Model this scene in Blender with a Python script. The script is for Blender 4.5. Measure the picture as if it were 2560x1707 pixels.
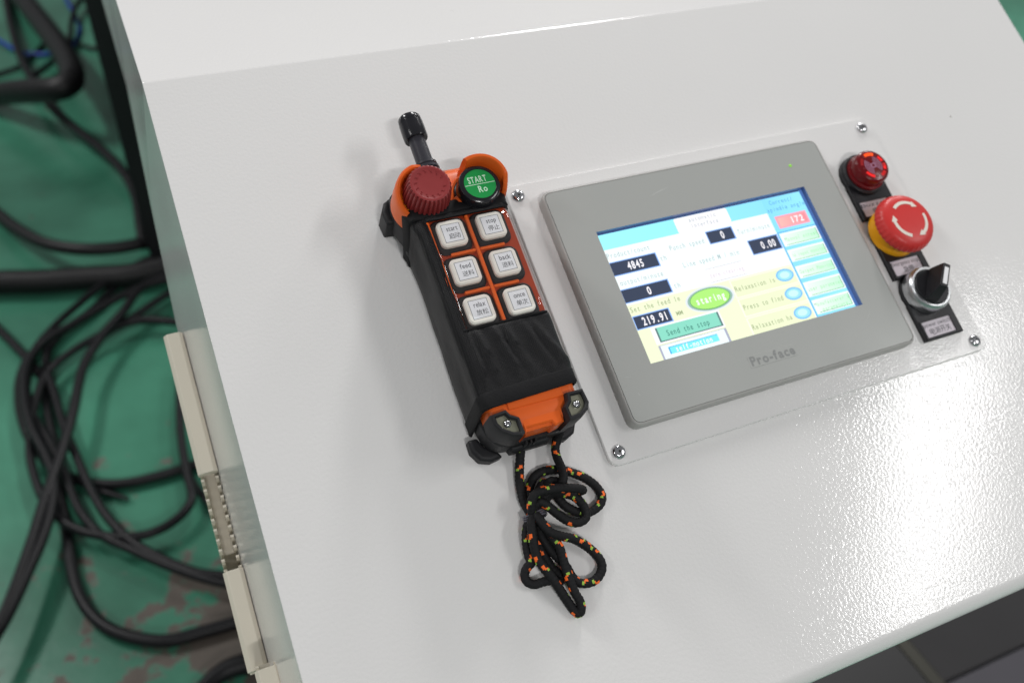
import bpy, bmesh, math, random
from mathutils import Vector, Matrix, noise
from math import sin, cos, pi, radians, sqrt, atan2

random.seed(7)
for o in list(bpy.data.objects):
    bpy.data.objects.remove(o, do_unlink=True)
SC = bpy.context.scene
COL = SC.collection

# ------------------------------------------------------------------ frames
# Panel frame (millimetres): u = right along the sloped panel, v = up the slope, w = out of it.
TILT = radians(30.0)
PANEL_H = 1.0
MP = Matrix(((1, 0, 0, 0),
             (0, cos(TILT), -sin(TILT), 0),
             (0, sin(TILT), cos(TILT), PANEL_H),
             (0, 0, 0, 1)))
MM = 0.001

def PW(u, v, w):
    """panel millimetres -> world metres"""
    return MP @ Vector((u * MM, v * MM, w * MM))

# ------------------------------------------------------------------ camera
cam_d = bpy.data.cameras.new("camera")
cam = bpy.data.objects.new("camera", cam_d)
COL.objects.link(cam)
SC.camera = cam
cam_d.sensor_width = 36.0
cam_d.lens = 32.34
cam_d.clip_start = 0.02
cam_d.clip_end = 60.0
CAM_POS = (-244.787, -198.716, 467.703)
# camera axes (right, down, forward) in the panel frame
ROW_X = (0.913171, -0.333884, 0.233754)
ROW_Y = (-0.233109, -0.898302, -0.372443)
ROW_Z = (0.334334, 0.285613, -0.898134)
SC_X, SC_Y, SC_Z = Vector(ROW_X), -Vector(ROW_Y), -Vector(ROW_Z)
m3 = Matrix((SC_X, SC_Y, SC_Z)).transposed()
cam.matrix_world = MP @ (Matrix.Translation(Vector(CAM_POS) * MM) @ m3.to_4x4())
_focus = Vector((-90.0, -25.0, 42.0)) - Vector(CAM_POS)
cam_d.dof.use_dof = True
cam_d.dof.focus_distance = _focus.dot(Vector(ROW_Z)) * MM
cam_d.dof.aperture_fstop = 6.8

# ------------------------------------------------------------------ world and lamps
wd = bpy.data.worlds.new("World")
SC.world = wd
wd.use_nodes = True
bg = wd.node_tree.nodes["Background"]
bg.inputs[0].default_value = (0.96, 0.98, 1.0, 1)
bg.inputs[1].default_value = 0.18

def area(name, loc, sx, sy, power, col=(1, 0.99, 0.98), rz=0.0):
    d = bpy.data.lights.new(name, 'AREA')
    d.shape = 'RECTANGLE'
    d.size, d.size_y = sx, sy
    d.energy = power
    d.color = col
    o = bpy.data.objects.new(name, d)
    COL.objects.link(o)
    o.location = loc
    o.rotation_euler = (0, 0, rz)
    return o

# ceiling fixtures of the workshop, shining straight down
area("ceiling_lamp", (3.7, -2.75, 4.3), 0.6, 2.5, 88)
area("ceiling_lamp", (-0.5, -5.6, 4.3), 1.1, 0.3, 180)
area("ceiling_lamp", (4.6, 3.0, 4.3), 0.5, 1.5, 80)
area("ceiling_lamp", (2.05, 3.0, 4.3), 0.5, 1.5, 120)
area("ceiling_lamp", (-2.6, 3.2, 4.3), 0.5, 1.5, 125)
area("ceiling_lamp", (-3.9, -0.6, 4.3), 0.5, 1.5, 30)

SC.view_settings.view_transform = 'Standard'
SC.view_settings.look = 'None'
SC.view_settings.gamma = 1.0
SC.view_settings.exposure = 0.25
SC.view_settings.use_curve_mapping = False
SC.cycles.use_denoising = True
SC.cycles.max_bounces = 8
SC.cycles.transparent_max_bounces = 12
SC.cycles.sample_clamp_indirect = 6.0

# ------------------------------------------------------------------ helpers
def lin(r, g, b):
    f = lambda c: (c / 255.0 / 12.92) if c / 255.0 <= 0.04045 else ((c / 255.0 + 0.055) / 1.055) ** 2.4
    return (f(r), f(g), f(b), 1.0)

MATS = {}

def mat(name, col, rough=0.5, metal=0.0, spec=0.5, coat=0.0, var=0.0, vscale=40.0,
        bump=0.0, bscale=400.0, bdist=0.0003, bdetail=2.0, emit=None, estr=1.0, trans=0.0, ior=1.45, rvar=0.0, specks=0.0):
    if name in MATS:
        return MATS[name]
    m = bpy.data.materials.new(name)
    m.use_nodes = True
    nt = m.node_tree
    b = nt.nodes["Principled BSDF"]
    b.inputs["Base Color"].default_value = col
    b.inputs["Roughness"].default_value = rough
    b.inputs["Metallic"].default_value = metal
    b.inputs["Specular IOR Level"].default_value = spec
    b.inputs["Coat Weight"].default_value = coat
    b.inputs["Coat Roughness"].default_value = 0.08
    b.inputs["Transmission Weight"].default_value = trans
    b.inputs["IOR"].default_value = ior
    tc = nt.nodes.new("ShaderNodeTexCoord")
    if var > 0 or rvar > 0:
        n = nt.nodes.new("ShaderNodeTexNoise")
        n.inputs["Scale"].default_value = vscale
        n.inputs["Detail"].default_value = 4
        nt.links.new(tc.outputs["Object"], n.inputs["Vector"])
        if var > 0:
            mx = nt.nodes.new("ShaderNodeMix")
            mx.data_type = 'RGBA'
            mx.inputs[6].default_value = tuple(c * (1 - var) for c in col[:3]) + (1,)
            mx.inputs[7].default_value = tuple(min(1, c * (1 + var)) for c in col[:3]) + (1,)
            nt.links.new(n.outputs["Fac"], mx.inputs[0])
            nt.links.new(mx.outputs[2], b.inputs["Base Color"])
        if rvar > 0:
            mr = nt.nodes.new("ShaderNodeMapRange")
            mr.inputs["From Min"].default_value = 0.3
            mr.inputs["From Max"].default_value = 0.7
            mr.inputs["To Min"].default_value = max(0.02, rough - rvar)
            mr.inputs["To Max"].default_value = min(1, rough + rvar)
            nt.links.new(n.outputs["Fac"], mr.inputs["Value"])
            nt.links.new(mr.outputs["Result"], b.inputs["Roughness"])
    if bump > 0:
        n2 = nt.nodes.new("ShaderNodeTexNoise")
        n2.inputs["Scale"].default_value = bscale
        n2.inputs["Detail"].default_value = bdetail
        nt.links.new(tc.outputs["Object"], n2.inputs["Vector"])
        bp = nt.nodes.new("ShaderNodeBump")
        bp.inputs["Strength"].default_value = bump
        bp.inputs["Distance"].default_value = bdist
        nt.links.new(n2.outputs["Fac"], bp.inputs["Height"])
        nt.links.new(bp.outputs["Normal"], b.inputs["Normal"])
    if specks:
        vo = nt.nodes.new("ShaderNodeTexVoronoi"); vo.inputs["Scale"].default_value = specks
        nt.links.new(tc.outputs["Object"], vo.inputs["Vector"])
        sx = nt.nodes.new("ShaderNodeSeparateColor"); nt.links.new(vo.outputs["Color"], sx.inputs[0])
        th = nt.nodes.new("ShaderNodeMath"); th.operation = 'MULTIPLY'; th.inputs[1].default_value = 0.00085 * specks
        nt.links.new(sx.outputs[0], th.inputs[0])
        lt = nt.nodes.new("ShaderNodeMath"); lt.operation = 'LESS_THAN'
        nt.links.new(vo.outputs["Distance"], lt.inputs[0]); nt.links.new(th.outputs[0], lt.inputs[1])
        mk = nt.nodes.new("ShaderNodeMix"); mk.data_type = 'RGBA'
        src = b.inputs["Base Color"].links[0].from_socket if b.inputs["Base Color"].links else None
        mk.inputs[6].default_value = col
        if src: nt.links.new(src, mk.inputs[6])
        mk.inputs[7].default_value = lin(120, 112, 100)
        nt.links.new(lt.outputs[0], mk.inputs[0]); nt.links.new(mk.outputs[2], b.inputs["Base Color"])
    if emit is not None:
        b.inputs["Emission Color"].default_value = emit
        b.inputs["Emission Strength"].default_value = estr
    MATS[name] = m
    return m

class MB:
    """collects faces in millimetres; build() links ONE mesh object"""
    def __init__(self, org=(0, 0, 0)):
        self.v, self.f, self.mi = [], [], []
        self.o = Vector(org)
        self.cur = 0
    def add(self, vs, fs):
        n = len(self.v)
        self.v += [Vector(p) for p in vs]
        for f in fs:
            self.f.append(tuple(n + i for i in f))
            self.mi.append(self.cur)
    def box(self, a, b):
        x0, y0, z0 = a; x1, y1, z1 = b
        vs = [(x0, y0, z0), (x1, y0, z0), (x1, y1, z0), (x0, y1, z0), (x0, y0, z1), (x1, y0, z1), (x1, y1, z1), (x0, y1, z1)]
        self.add(vs, [(3, 2, 1, 0), (4, 5, 6, 7), (0, 1, 5, 4), (1, 2, 6, 5), (2, 3, 7, 6), (3, 0, 4, 7)])
    def prism(self, poly, z0, z1, top_in=0.0):
        """poly: ccw list (x,y); extruded along w"""
        n = len(poly)
        cx = sum(p[0] for p in poly) / n; cy = sum(p[1] for p in poly) / n
        vs = [(p[0], p[1], z0) for p in poly]
        if top_in > 0:
            up = inset(poly, top_in)
            vs += [(p[0], p[1], z1 - top_in) for p in poly] + [(p[0], p[1], z1) for p in up]
            fs = [tuple(range(n - 1, -1, -1)), tuple(range(2 * n, 3 * n))]
            for k in range(2):
                for i in range(n):
                    j = (i + 1) % n
                    fs.append((k * n + i, k * n + j, (k + 1) * n + j, (k + 1) * n + i))
        else:
            vs += [(p[0], p[1], z1) for p in poly]
            fs = [tuple(range(n - 1, -1, -1)), tuple(range(n, 2 * n))]
            for i in range(n):
                j = (i + 1) % n
                fs.append((i, j, n + j, n + i))
        self.add(vs, fs)
    def ring(self, outer, inner, z0, z1):
        """outer and inner ccw loops with equal count: frame extruded along w"""
        n = len(outer)
        vs = [(p[0], p[1], z) for z in (z0, z1) for lp in (outer, inner) for p in lp]
        fs = []
        for i in range(n):
            j = (i + 1) % n
            fs.append((2 * n + i, 2 * n + j, 3 * n + j, 3 * n + i))
            fs.append((n + i, n + j, j, i))
            fs.append((i, j, 2 * n + j, 2 * n + i))
            fs.append((n + j, n + i, 3 * n + i, 3 * n + j))
        self.add(vs, fs)
    def flat(self, poly, z):
        self.add([(p[0], p[1], z) for p in poly], [tuple(range(len(poly)))])
    def lathe(self, c, prof, n=40, rib=0, ribd=0.0, ribz=(0, 0)):
        """prof: list of (r, w) from bottom to top about the w axis through c=(x,y)"""
        vs, fs = [], []
        for (r, z) in prof:
            for i in range(n):
                a = 2 * pi * i / n
                rr = r
                if rib and ribz[0] <= z <= ribz[1]:
                    rr = r - ribd * (0.5 + 0.5 * cos(rib * a)) ** 2
                vs.append((c[0] + rr * cos(a), c[1] + rr * sin(a), z))
        for k in range(len(prof) - 1):
            for i in range(n):
                j = (i + 1) % n
                fs.append((k * n + i, k * n + j, (k + 1) * n + j, (k + 1) * n + i))
        if prof[0][0] > 1e-6:
            fs.append(tuple(range(n - 1, -1, -1)))
        if prof[-1][0] > 1e-6:
            t = (len(prof) - 1) * n
            fs.append(tuple(range(t, t + n)))
        self.add(vs, fs)
    def tube(self, pts, r, n=10, radii=None, caps=True):
        pts = [Vector(p) for p in pts]
        vs, fs = [], []
        up = Vector((0, 0, 1))
        t0 = (pts[1] - pts[0]).normalized()
        if abs(t0.dot(up)) > 0.9:
            up = Vector((1, 0, 0))
        x = t0.cross(up).normalized()
        for k, p in enumerate(pts):
            t = (pts[min(k + 1, len(pts) - 1)] - pts[max(k - 1, 0)]).normalized()
            x = (x - t * x.dot(t))
            x = x.normalized() if x.length > 1e-9 else t.orthogonal().normalized()
            y = t.cross(x)
            rr = radii[k] if radii else r
            for i in range(n):
                a = 2 * pi * i / n
                vs.append(p + x * (rr * cos(a)) + y * (rr * sin(a)))
        for k in range(len(pts) - 1):
            for i in range(n):
                j = (i + 1) % n
                fs.append((k * n + i, k * n + j, (k + 1) * n + j, (k + 1) * n + i))
        if caps:
            fs.append(tuple(range(n - 1, -1, -1)))
            t = (len(pts) - 1) * n
            fs.append(tuple(range(t, t + n)))
        self.add(vs, fs)
    def build(self, name, material, parent=None, smooth=35, bevel=0.0, seg=2, scale=MM):
        me = bpy.data.meshes.new(name)
        me.from_pydata([((p - self.o) * scale)[:] for p in self.v], [], self.f)
        ms = material if isinstance(material, (list, tuple)) else [material]
        for m in ms:
            me.materials.append(m)
        if len(ms) > 1:
            me.polygons.foreach_set("material_index", self.mi)
        me.update()
        bm = bmesh.new(); bm.from_mesh(me)
        bmesh.ops.recalc_face_normals(bm, faces=bm.faces[:])
        bm.to_mesh(me); bm.free()
        if smooth:
            me.polygons.foreach_set("use_smooth", [True] * len(me.polygons))
            me.set_sharp_from_angle(angle=radians(smooth))
        ob = bpy.data.objects.new(name, me)
        COL.objects.link(ob)
        if parent is not None:
            ob.parent = parent
        if bevel > 0:
            b = ob.modifiers.new("bevel", 'BEVEL')
            b.width = bevel * scale
            b.segments = seg
            b.limit_method = 'ANGLE'
            b.angle_limit = radians(40)
        return ob

def inset(poly, d):
    n = len(poly); out = []
    for i in range(n):
        p0 = Vector(poly[i - 1][:2]); p1 = Vector(poly[i][:2]); p2 = Vector(poly[(i + 1) % n][:2])
        e1 = (p1 - p0); e2 = (p2 - p1)
        if e1.length < 1e-9 or e2.length < 1e-9:
            out.append(tuple(p1)); continue
        e1.normalize(); e2.normalize()
        n1 = Vector((-e1.y, e1.x)); n2 = Vector((-e2.y, e2.x))
        b = n1 + n2
        if b.length < 1e-6:
            b = n1
        b.normalize()
        k = d / max(0.3, b.dot(n1))
        out.append((p1.x + b.x * k, p1.y + b.y * k))
    return out

def rrect(x0, y0, x1, y1, r, n=5):
    pts = []
    for (cx, cy, a0) in ((x1 - r, y1 - r, 0), (x0 + r, y1 - r, 90), (x0 + r, y0 + r, 180), (x1 - r, y0 + r, 270)):
        for k in range(n + 1):
            a = radians(a0 + 90.0 * k / n)
            pts.append((cx + r * cos(a), cy + r * sin(a)))
    return pts

def ellipse(cx, cy, rx, ry, n=32):
    return [(cx + rx * cos(2 * pi * i / n), cy + ry * sin(2 * pi * i / n)) for i in range(n)]

def smooth_path(pts, step):
    """Catmull-Rom through pts, resampled about every step"""
    P = [Vector(p) for p in pts]
    P = [P[0] * 2 - P[1]] + P + [P[-1] * 2 - P[-2]]
    fine = []
    for i in range(1, len(P) - 2):
        for k in range(24):
            t = k / 24.0
            a, b, c, d = P[i - 1], P[i], P[i + 1], P[i + 2]
            fine.append(0.5 * ((2 * b) + (c - a) * t + (2 * a - 5 * b + 4 * c - d) * t * t + (3 * b - a - 3 * c + d) * t ** 3))
    fine.append(P[-2])
    out = [fine[0]]; acc = 0.0
    for i in range(1, len(fine)):
        seg = fine[i] - fine[i - 1]
        L = seg.length
        pos = 0.0
        while acc + (L - pos) >= step:
            pos += step - acc
            out.append(fine[i - 1] + seg * (pos / L))
            acc = 0.0
        acc += L - pos
    out.append(fine[-1])
    return out

def thing(name, label, cat, base, group=None, frame=MP):
    """Empty at the thing's base (panel mm) that parents its parts"""
    o = bpy.data.objects.new(name, None)
    COL.objects.link(o)
    o.empty_display_size = 0.02
    o.matrix_world = frame @ Matrix.Translation(Vector(base) * MM)
    o["label"] = label; o["category"] = cat
    if group:
        o["group"] = group
    return o

def tag(o, label, cat, group=None):
    o["label"] = label; o["category"] = cat
    if group:
        o["group"] = group
    return o

# ---- lettering --------------------------------------------------------------
GLY = {}
def glyph(ch, bold=0.0):
    key = (ch, bold)
    if key in GLY:
        return GLY[key]
    cu = bpy.data.curves.new("glyph", 'FONT')
    cu.body = ch
    cu.resolution_u = 3
    cu.offset = bold
    ob = bpy.data.objects.new("glyph", cu)
    COL.objects.link(ob)
    dg = bpy.context.evaluated_depsgraph_get()
    dg.update()
    me = bpy.data.meshes.new_from_object(ob.evaluated_get(dg))
    vs = [v.co.copy() for v in me.vertices]
    fs = [tuple(p.vertices) for p in me.polygons]
    if vs:
        x0 = min(v.x for v in vs); x1 = max(v.x for v in vs)
        y0 = min(v.y for v in vs); y1 = max(v.y for v in vs)
    else:
        x0 = x1 = y0 = y1 = 0
    bpy.data.objects.remove(ob, do_unlink=True)
    bpy.data.curves.remove(cu)
    bpy.data.meshes.remove(me)
    GLY[key] = (vs, fs, x0, x1, y0, y1)
    return GLY[key]

CAPH = None
def put_text(mb, s, u0, u1, vc, h, z, bold=0.0, mono=True, shear=0.0, cjk=False):
    """letters of s spread between u0 and u1, centred on height vc, cap height h"""
    global CAPH
    if CAPH is None:
        CAPH = glyph("H")[5]
    nw = glyph("n")[3] - glyph("n")[2]
    n = len(s)
    if mono:
        pit = (u1 - u0) / n
        for i, ch in enumerate(s):
            if ch == " ":
                continue
            vs, fs, x0, x1, y0, y1 = glyph(ch, bold)
            if cjk:
                k = min(pit * 0.94 / max(1e-6, x1 - x0), h / max(1e-6, y1 - y0))
                ox = u0 + (i + 0.5) * pit - k * (x0 + x1) / 2
                oy = vc - k * (y0 + y1) / 2
                mb.add([(ox + k * p.x, oy + k * p.y, z) for p in vs], fs)
                continue
            ky = h / CAPH
            kx = pit * 0.60 / nw
            if (x1 - x0) * kx > pit * 0.86:
                kx = pit * 0.86 / (x1 - x0)
            ox = u0 + (i + 0.5) * pit - kx * (x0 + x1) / 2
            oy = vc - h / 2
            mb.add([(ox + kx * p.x, oy + ky * p.y, z) for p in vs], fs)
    else:
        ky = h / CAPH
        wsum, items = 0.0, []
        for ch in s:
            if ch == " ":
                wsum += 0.3; continue
            g = glyph(ch, bold)
            items.append((g, wsum))
            wsum += (g[3] - g[2]) + 0.085
        kx = (u1 - u0) / (wsum - 0.085)
        for g, off in items:
            mb.add([(u0 + kx * (off + p.x - g[2]) + shear * ky * p.y, vc - h / 2 + ky * p.y, z) for p in g[0]], g[1])


# ------------------------------------------------------------------ materials shared
WHITE = mat("powder_coat_white", lin(227, 226, 225), rough=0.12, spec=0.5, bump=0.5, bscale=520, bdist=0.0002, bdetail=1.2, var=0.025, vscale=6, rvar=0.035, specks=22.0)
WHITE_FINE = mat("powder_coat_plate", lin(227, 226, 225), rough=0.13, spec=0.5, bump=0.5, bscale=800, bdist=0.00018, bdetail=1.5)
BLACK = mat("black_plastic", lin(27, 27, 31), rough=0.42, spec=0.45, bump=0.15, bscale=1500, bdist=0.0001)
BLACK_GLOSS = mat("black_gloss_plastic", lin(30, 30, 35), rough=0.2, spec=0.6)  # base raised a little to carry the antenna's sheen
RUBBER = mat("black_rubber", lin(29, 29, 32), rough=0.55, spec=0.4, bump=0.12, bscale=900, bdist=0.0001, var=0.12, vscale=90)
CHROME = mat("zinc_steel", lin(205, 205, 208), rough=0.18, metal=1.0, rvar=0.08, vscale=300)
RECESS_SHADE = mat("recess_shade", lin(52, 52, 50), rough=0.5, metal=0.6)
PAPER = mat("label_paper", lin(232, 232, 236), rough=0.5, var=0.02, vscale=200)
INK = mat("ink_black", lin(52, 52, 58), rough=0.6)

# ------------------------------------------------------------------ floor
def floor_material():
    m = bpy.data.materials.new("green_floor_paint")
    m.use_nodes = True
    nt = m.node_tree; N = nt.nodes; Lk = nt.links
    b = N["Principled BSDF"]
    tc = N.new("ShaderNodeTexCoord")
    def nz(scale, det, rough=0.55, dist=0.0):
        n = N.new("ShaderNodeTexNoise")
        n.inputs["Scale"].default_value = scale; n.inputs["Detail"].default_value = det
        n.inputs["Roughness"].default_value = rough; n.inputs["Distortion"].default_value = dist
        Lk.new(tc.outputs["Object"], n.inputs["Vector"])
        return n
    tone = nz(2.2, 5)
    ramp = N.new("ShaderNodeValToRGB")
    ramp.color_ramp.elements[0].position = 0.3; ramp.color_ramp.elements[0].color = lin(40, 90, 71)
    ramp.color_ramp.elements[1].position = 0.72; ramp.color_ramp.elements[1].color = lin(72, 138, 113)
    Lk.new(tone.outputs["Fac"], ramp.inputs[0])
    con = nz(14, 6)
    cr = N.new("ShaderNodeValToRGB")
    cr.color_ramp.elements[0].color = lin(60, 54, 49); cr.color_ramp.elements[1].color = lin(104, 95, 87)
    Lk.new(con.outputs["Fac"], cr.inputs[0])
    # worn paint: chipped patches, denser where people walk in front of the console
    wear = nz(6.5, 9, 0.66, 0.2)
    mp = N.new("ShaderNodeMapping")
    mp.inputs["Location"].default_value = (0.34, -0.46, 0)
    Lk.new(tc.outputs["Object"], mp.inputs["Vector"])
    ln = N.new("ShaderNodeVectorMath"); ln.operation = 'LENGTH'
    Lk.new(mp.outputs["Vector"], ln.inputs[0])
    mr = N.new("ShaderNodeMapRange")
    mr.inputs["From Min"].default_value = 0.05; mr.inputs["From Max"].default_value = 0.75
    mr.inputs["To Min"].default_value = 0.085; mr.inputs["To Max"].default_value = -0.14
    Lk.new(ln.outputs["Value"], mr.inputs["Value"])
    spk = nz(26, 3, 0.6)
    sm = N.new("ShaderNodeMapRange")
    sm.inputs["From Min"].default_value = 0.66; sm.inputs["From Max"].default_value = 0.74
    sm.inputs["To Max"].default_value = 0.22
    Lk.new(spk.outputs["Fac"], sm.inputs["Value"])
    a0 = N.new("ShaderNodeMath"); a0.operation = 'ADD'
    Lk.new(mr.outputs["Result"], a0.inputs[0]); Lk.new(sm.outputs["Result"], a0.inputs[1])
    ad = N.new("ShaderNodeMath"); ad.operation = 'ADD'
    Lk.new(wear.outputs["Fac"], ad.inputs[0]); Lk.new(a0.outputs[0], ad.inputs[1])
    wr = N.new("ShaderNodeValToRGB")
    wr.color_ramp.elements[0].position = 0.545; wr.color_ramp.elements[1].position = 0.565
    Lk.new(ad.outputs[0], wr.inputs[0])
    mx = N.new("ShaderNodeMix"); mx.data_type = 'RGBA'
    Lk.new(wr.outputs[0], mx.inputs[0]); Lk.new(ramp.outputs[0], mx.inputs[6]); Lk.new(cr.outputs[0], mx.inputs[7])
    Lk.new(mx.outputs[2], b.inputs["Base Color"])
    r2 = N.new("ShaderNodeMapRange")
    r2.inputs["To Min"].default_value = 0.28; r2.inputs["To Max"].default_value = 0.7
    Lk.new(wr.outputs[0], r2.inputs["Value"]); Lk.new(r2.outputs["Result"], b.inputs["Roughness"])
    bp = N.new("ShaderNodeBump"); bp.inputs["Strength"].default_value = 0.3; bp.inputs["Distance"].default_value = 0.002
    Lk.new(con.outputs["Fac"], bp.inputs["Height"]); Lk.new(bp.outputs["Normal"], b.inputs["Normal"])
    return m

fm = MB()
fm.add([(-9, -9, 0), (9, -9, 0), (9, 9, 0), (-9, 9, 0)], [(0, 1, 2, 3)])
fl = fm.build("floor", floor_material(), scale=1.0, smooth=0)
fl["kind"] = "structure"

# ------------------------------------------------------------------ console housing
UL, UR = -227.6, 419.0
V_LIP, V_FOLD = -276.0, 155.9
def console():
    t = thing("control_console", "large white powder-coated control console with sloped panel and flat top", "console", (96, -60, -150))
    org = (96, -60, -150)
    prof = []
    r = 9.0
    for k in range(7):                                   # rounded front bend
        a = radians(180 - 90 * k / 6)
        prof.append((V_LIP + r + r * cos(a), -r + r * sin(a)))
    prof.append((70.0, 0.0))
    rf = 5.0
    tl = rf * math.tan(TILT / 2)
    for k in range(5):                                   # soft fold to the flat top
        a = TILT * k / 4
        prof.append((V_FOLD - tl + rf * sin(a), -rf + rf * cos(a)))
    L = 1000.0
    prof.append((V_FOLD + 230 * cos(TILT), -230 * sin(TILT)))
    prof.append((V_FOLD + L * cos(TILT), -L * sin(TILT)))
    prof = [(prof[0][0], -40.0)] + prof
    def ub(v):
        if v < 70: return -241.5
        return min(-231.0, -241.5 + (v - 70) * 0.035)
    n = len(prof)
    bot = []
    for (v, w) in prof:
        if v < V_FOLD - 3: bot.append((v, -150.0))
        else: bot.append((v - 150 * sin(TILT) + 75, w - 150 * cos(TILT) - 20))
    vs, fs = [], []
    for (v, w) in prof: vs.append((UL, v, w))
    for (v, w) in prof: vs.append((UR, v, w))
    for (v, w) in bot: vs.append((ub(v), v, w))
    for (v, w) in bot: vs.append((UR + 8, v, w))
    mb = MB(org)
    for i in range(n - 1):
        fs.append((i, n + i, n + i + 1, i + 1))
        fs.append((2 * n + i, i, i + 1, 2 * n + i + 1))
        fs.append((n + i, 3 * n + i, 3 * n + i + 1, n + i + 1))
        fs.append((2 * n + i + 1, 3 * n + i + 1, 3 * n + i, 2 * n + i))
    fs.append((0, 2 * n, 3 * n, n))
    fs.append((n - 1, 2 * n - 1, 4 * n - 1, 3 * n - 1))
    mb.add(vs, fs)
    h = mb.build("housing", WHITE, t, smooth=40)
    b = h.modifiers.new("bevel", 'BEVEL'); b.width = 0.0016; b.segments = 3
    b.limit_method = 'ANGLE'; b.angle_limit = radians(60); b.harden_normals = False
    # support underneath, set back from the front: world-aligned, reaching the floor
    inv = (MP @ Matrix.Translation(Vector(org) * MM)).inverted()
    def wbox(name, a, b_, m, bev=0.0):
        q = MB(); q.box(a, b_)
        o = q.build(name, m, t, smooth=30, bevel=bev, scale=1.0)
        o.matrix_parent_inverse = inv
        return o
    steel = mat("dark_steel_base", lin(24, 25, 27), rough=0.55, spec=0.4, var=0.2, vscale=8)
    wbox("pedestal", (0.02, 0.16, 0.004), (0.36, 0.62, 0.99), steel)
    wbox("plinth", (-0.252, 1.60, 0.003), (0.42, 4.6, 0.90), steel, 0.004)
    return t
console()

# ------------------------------------------------------------------ mounting plate with its four screws
def phillips(mb, cx, cy, z, r, rot, hexed=False):
    prof = [(r, z), (r, z + 0.5), (r * 0.94, z + 1.2), (r * 0.78, z + 1.9), (r * 0.55, z + 2.35)]
    mb.lathe((cx, cy), prof, 28)

def screw_head(parent, org, cx, cy, z, r, rot, name="screw"):
    mb = MB(org); phillips(mb, cx, cy, z, r, rot)
    s = mb.build(name, CHROME, parent, smooth=50)
    q = MB(org)
    for k in range(4):                                    # cross recess as flat wedges, its shade put into the dark colour
        a = rot + k * pi / 2
        d = Vector((cos(a), sin(a))); e = Vector((-sin(a), cos(a)))
        c = Vector((cx, cy))
        zz = z + 2.42
        p = [c - e * 0.2 * r, c + d * 0.62 * r - e * 0.11 * r, c + d * 0.62 * r + e * 0.11 * r, c + e * 0.2 * r]
        q.add([(p[0].x, p[0].y, zz), (p[1].x, p[1].y, z + 2.05), (p[2].x, p[2].y, z + 2.05), (p[3].x, p[3].y, zz)], [(0, 1, 2, 3)])
    q.build("drive_recess", RECESS_SHADE, s, smooth=0)
    return s

def plate():
    org = (96.5, -45.3, 0)
    t = thing("mounting_plate", "thin white rectangular plate screwed onto the console around the touch screen", "mounting plate", org)
    mb = MB(org)
    mb.prism(rrect(-42.6, -135.2, 236.4, 44.8, 6.0, 6), 0.15, 2.6, 0.5)
    mb.build("plate", WHITE_FINE, t, smooth=25)
    for (x, y, r) in ((-35.5, 37.1, 0.5), (227.9, 37.1, 0.9), (227.9, -128.2, 0.2), (-35.5, -128.2, 1.05)):
        screw_head(t, org, x, y, 2.6, 4.1, r)
plate()

# ------------------------------------------------------------------ touch screen
def emis(name, r, g, b, k=0.93):
    c = lin(r, g, b)
    return mat("screen_" + name, (0.01, 0.01, 0.01, 1), rough=0.35, spec=0.25, emit=c, estr=k)

def emis_grad(name, c0, c1, x0, x1):
    m = bpy.data.materials.new("screen_" + name)
    m.use_nodes = True
    nt = m.node_tree; b = nt.nodes["Principled BSDF"]
    b.inputs["Base Color"].default_value = (0.01, 0.01, 0.01, 1)
    b.inputs["Roughness"].default_value = 0.35
    tc = nt.nodes.new("ShaderNodeTexCoord"); sp = nt.nodes.new("ShaderNodeSeparateXYZ")
    mr = nt.nodes.new("ShaderNodeMapRange"); mx = nt.nodes.new("ShaderNodeMix"); mx.data_type = 'RGBA'
    nt.links.new(tc.outputs["Object"], sp.inputs[0]); nt.links.new(sp.outputs["X"], mr.inputs["Value"])
    mr.inputs["From Min"].default_value = x0 * MM; mr.inputs["From Max"].default_value = x1 * MM
    nt.links.new(mr.outputs["Result"], mx.inputs[0])
    mx.inputs[6].default_value = lin(*c0); mx.inputs[7].default_value = lin(*c1)
    nt.links.new(mx.outputs[2], b.inputs["Emission Color"])
    b.inputs["Emission Strength"].default_value = 1.0
    return m

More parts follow.
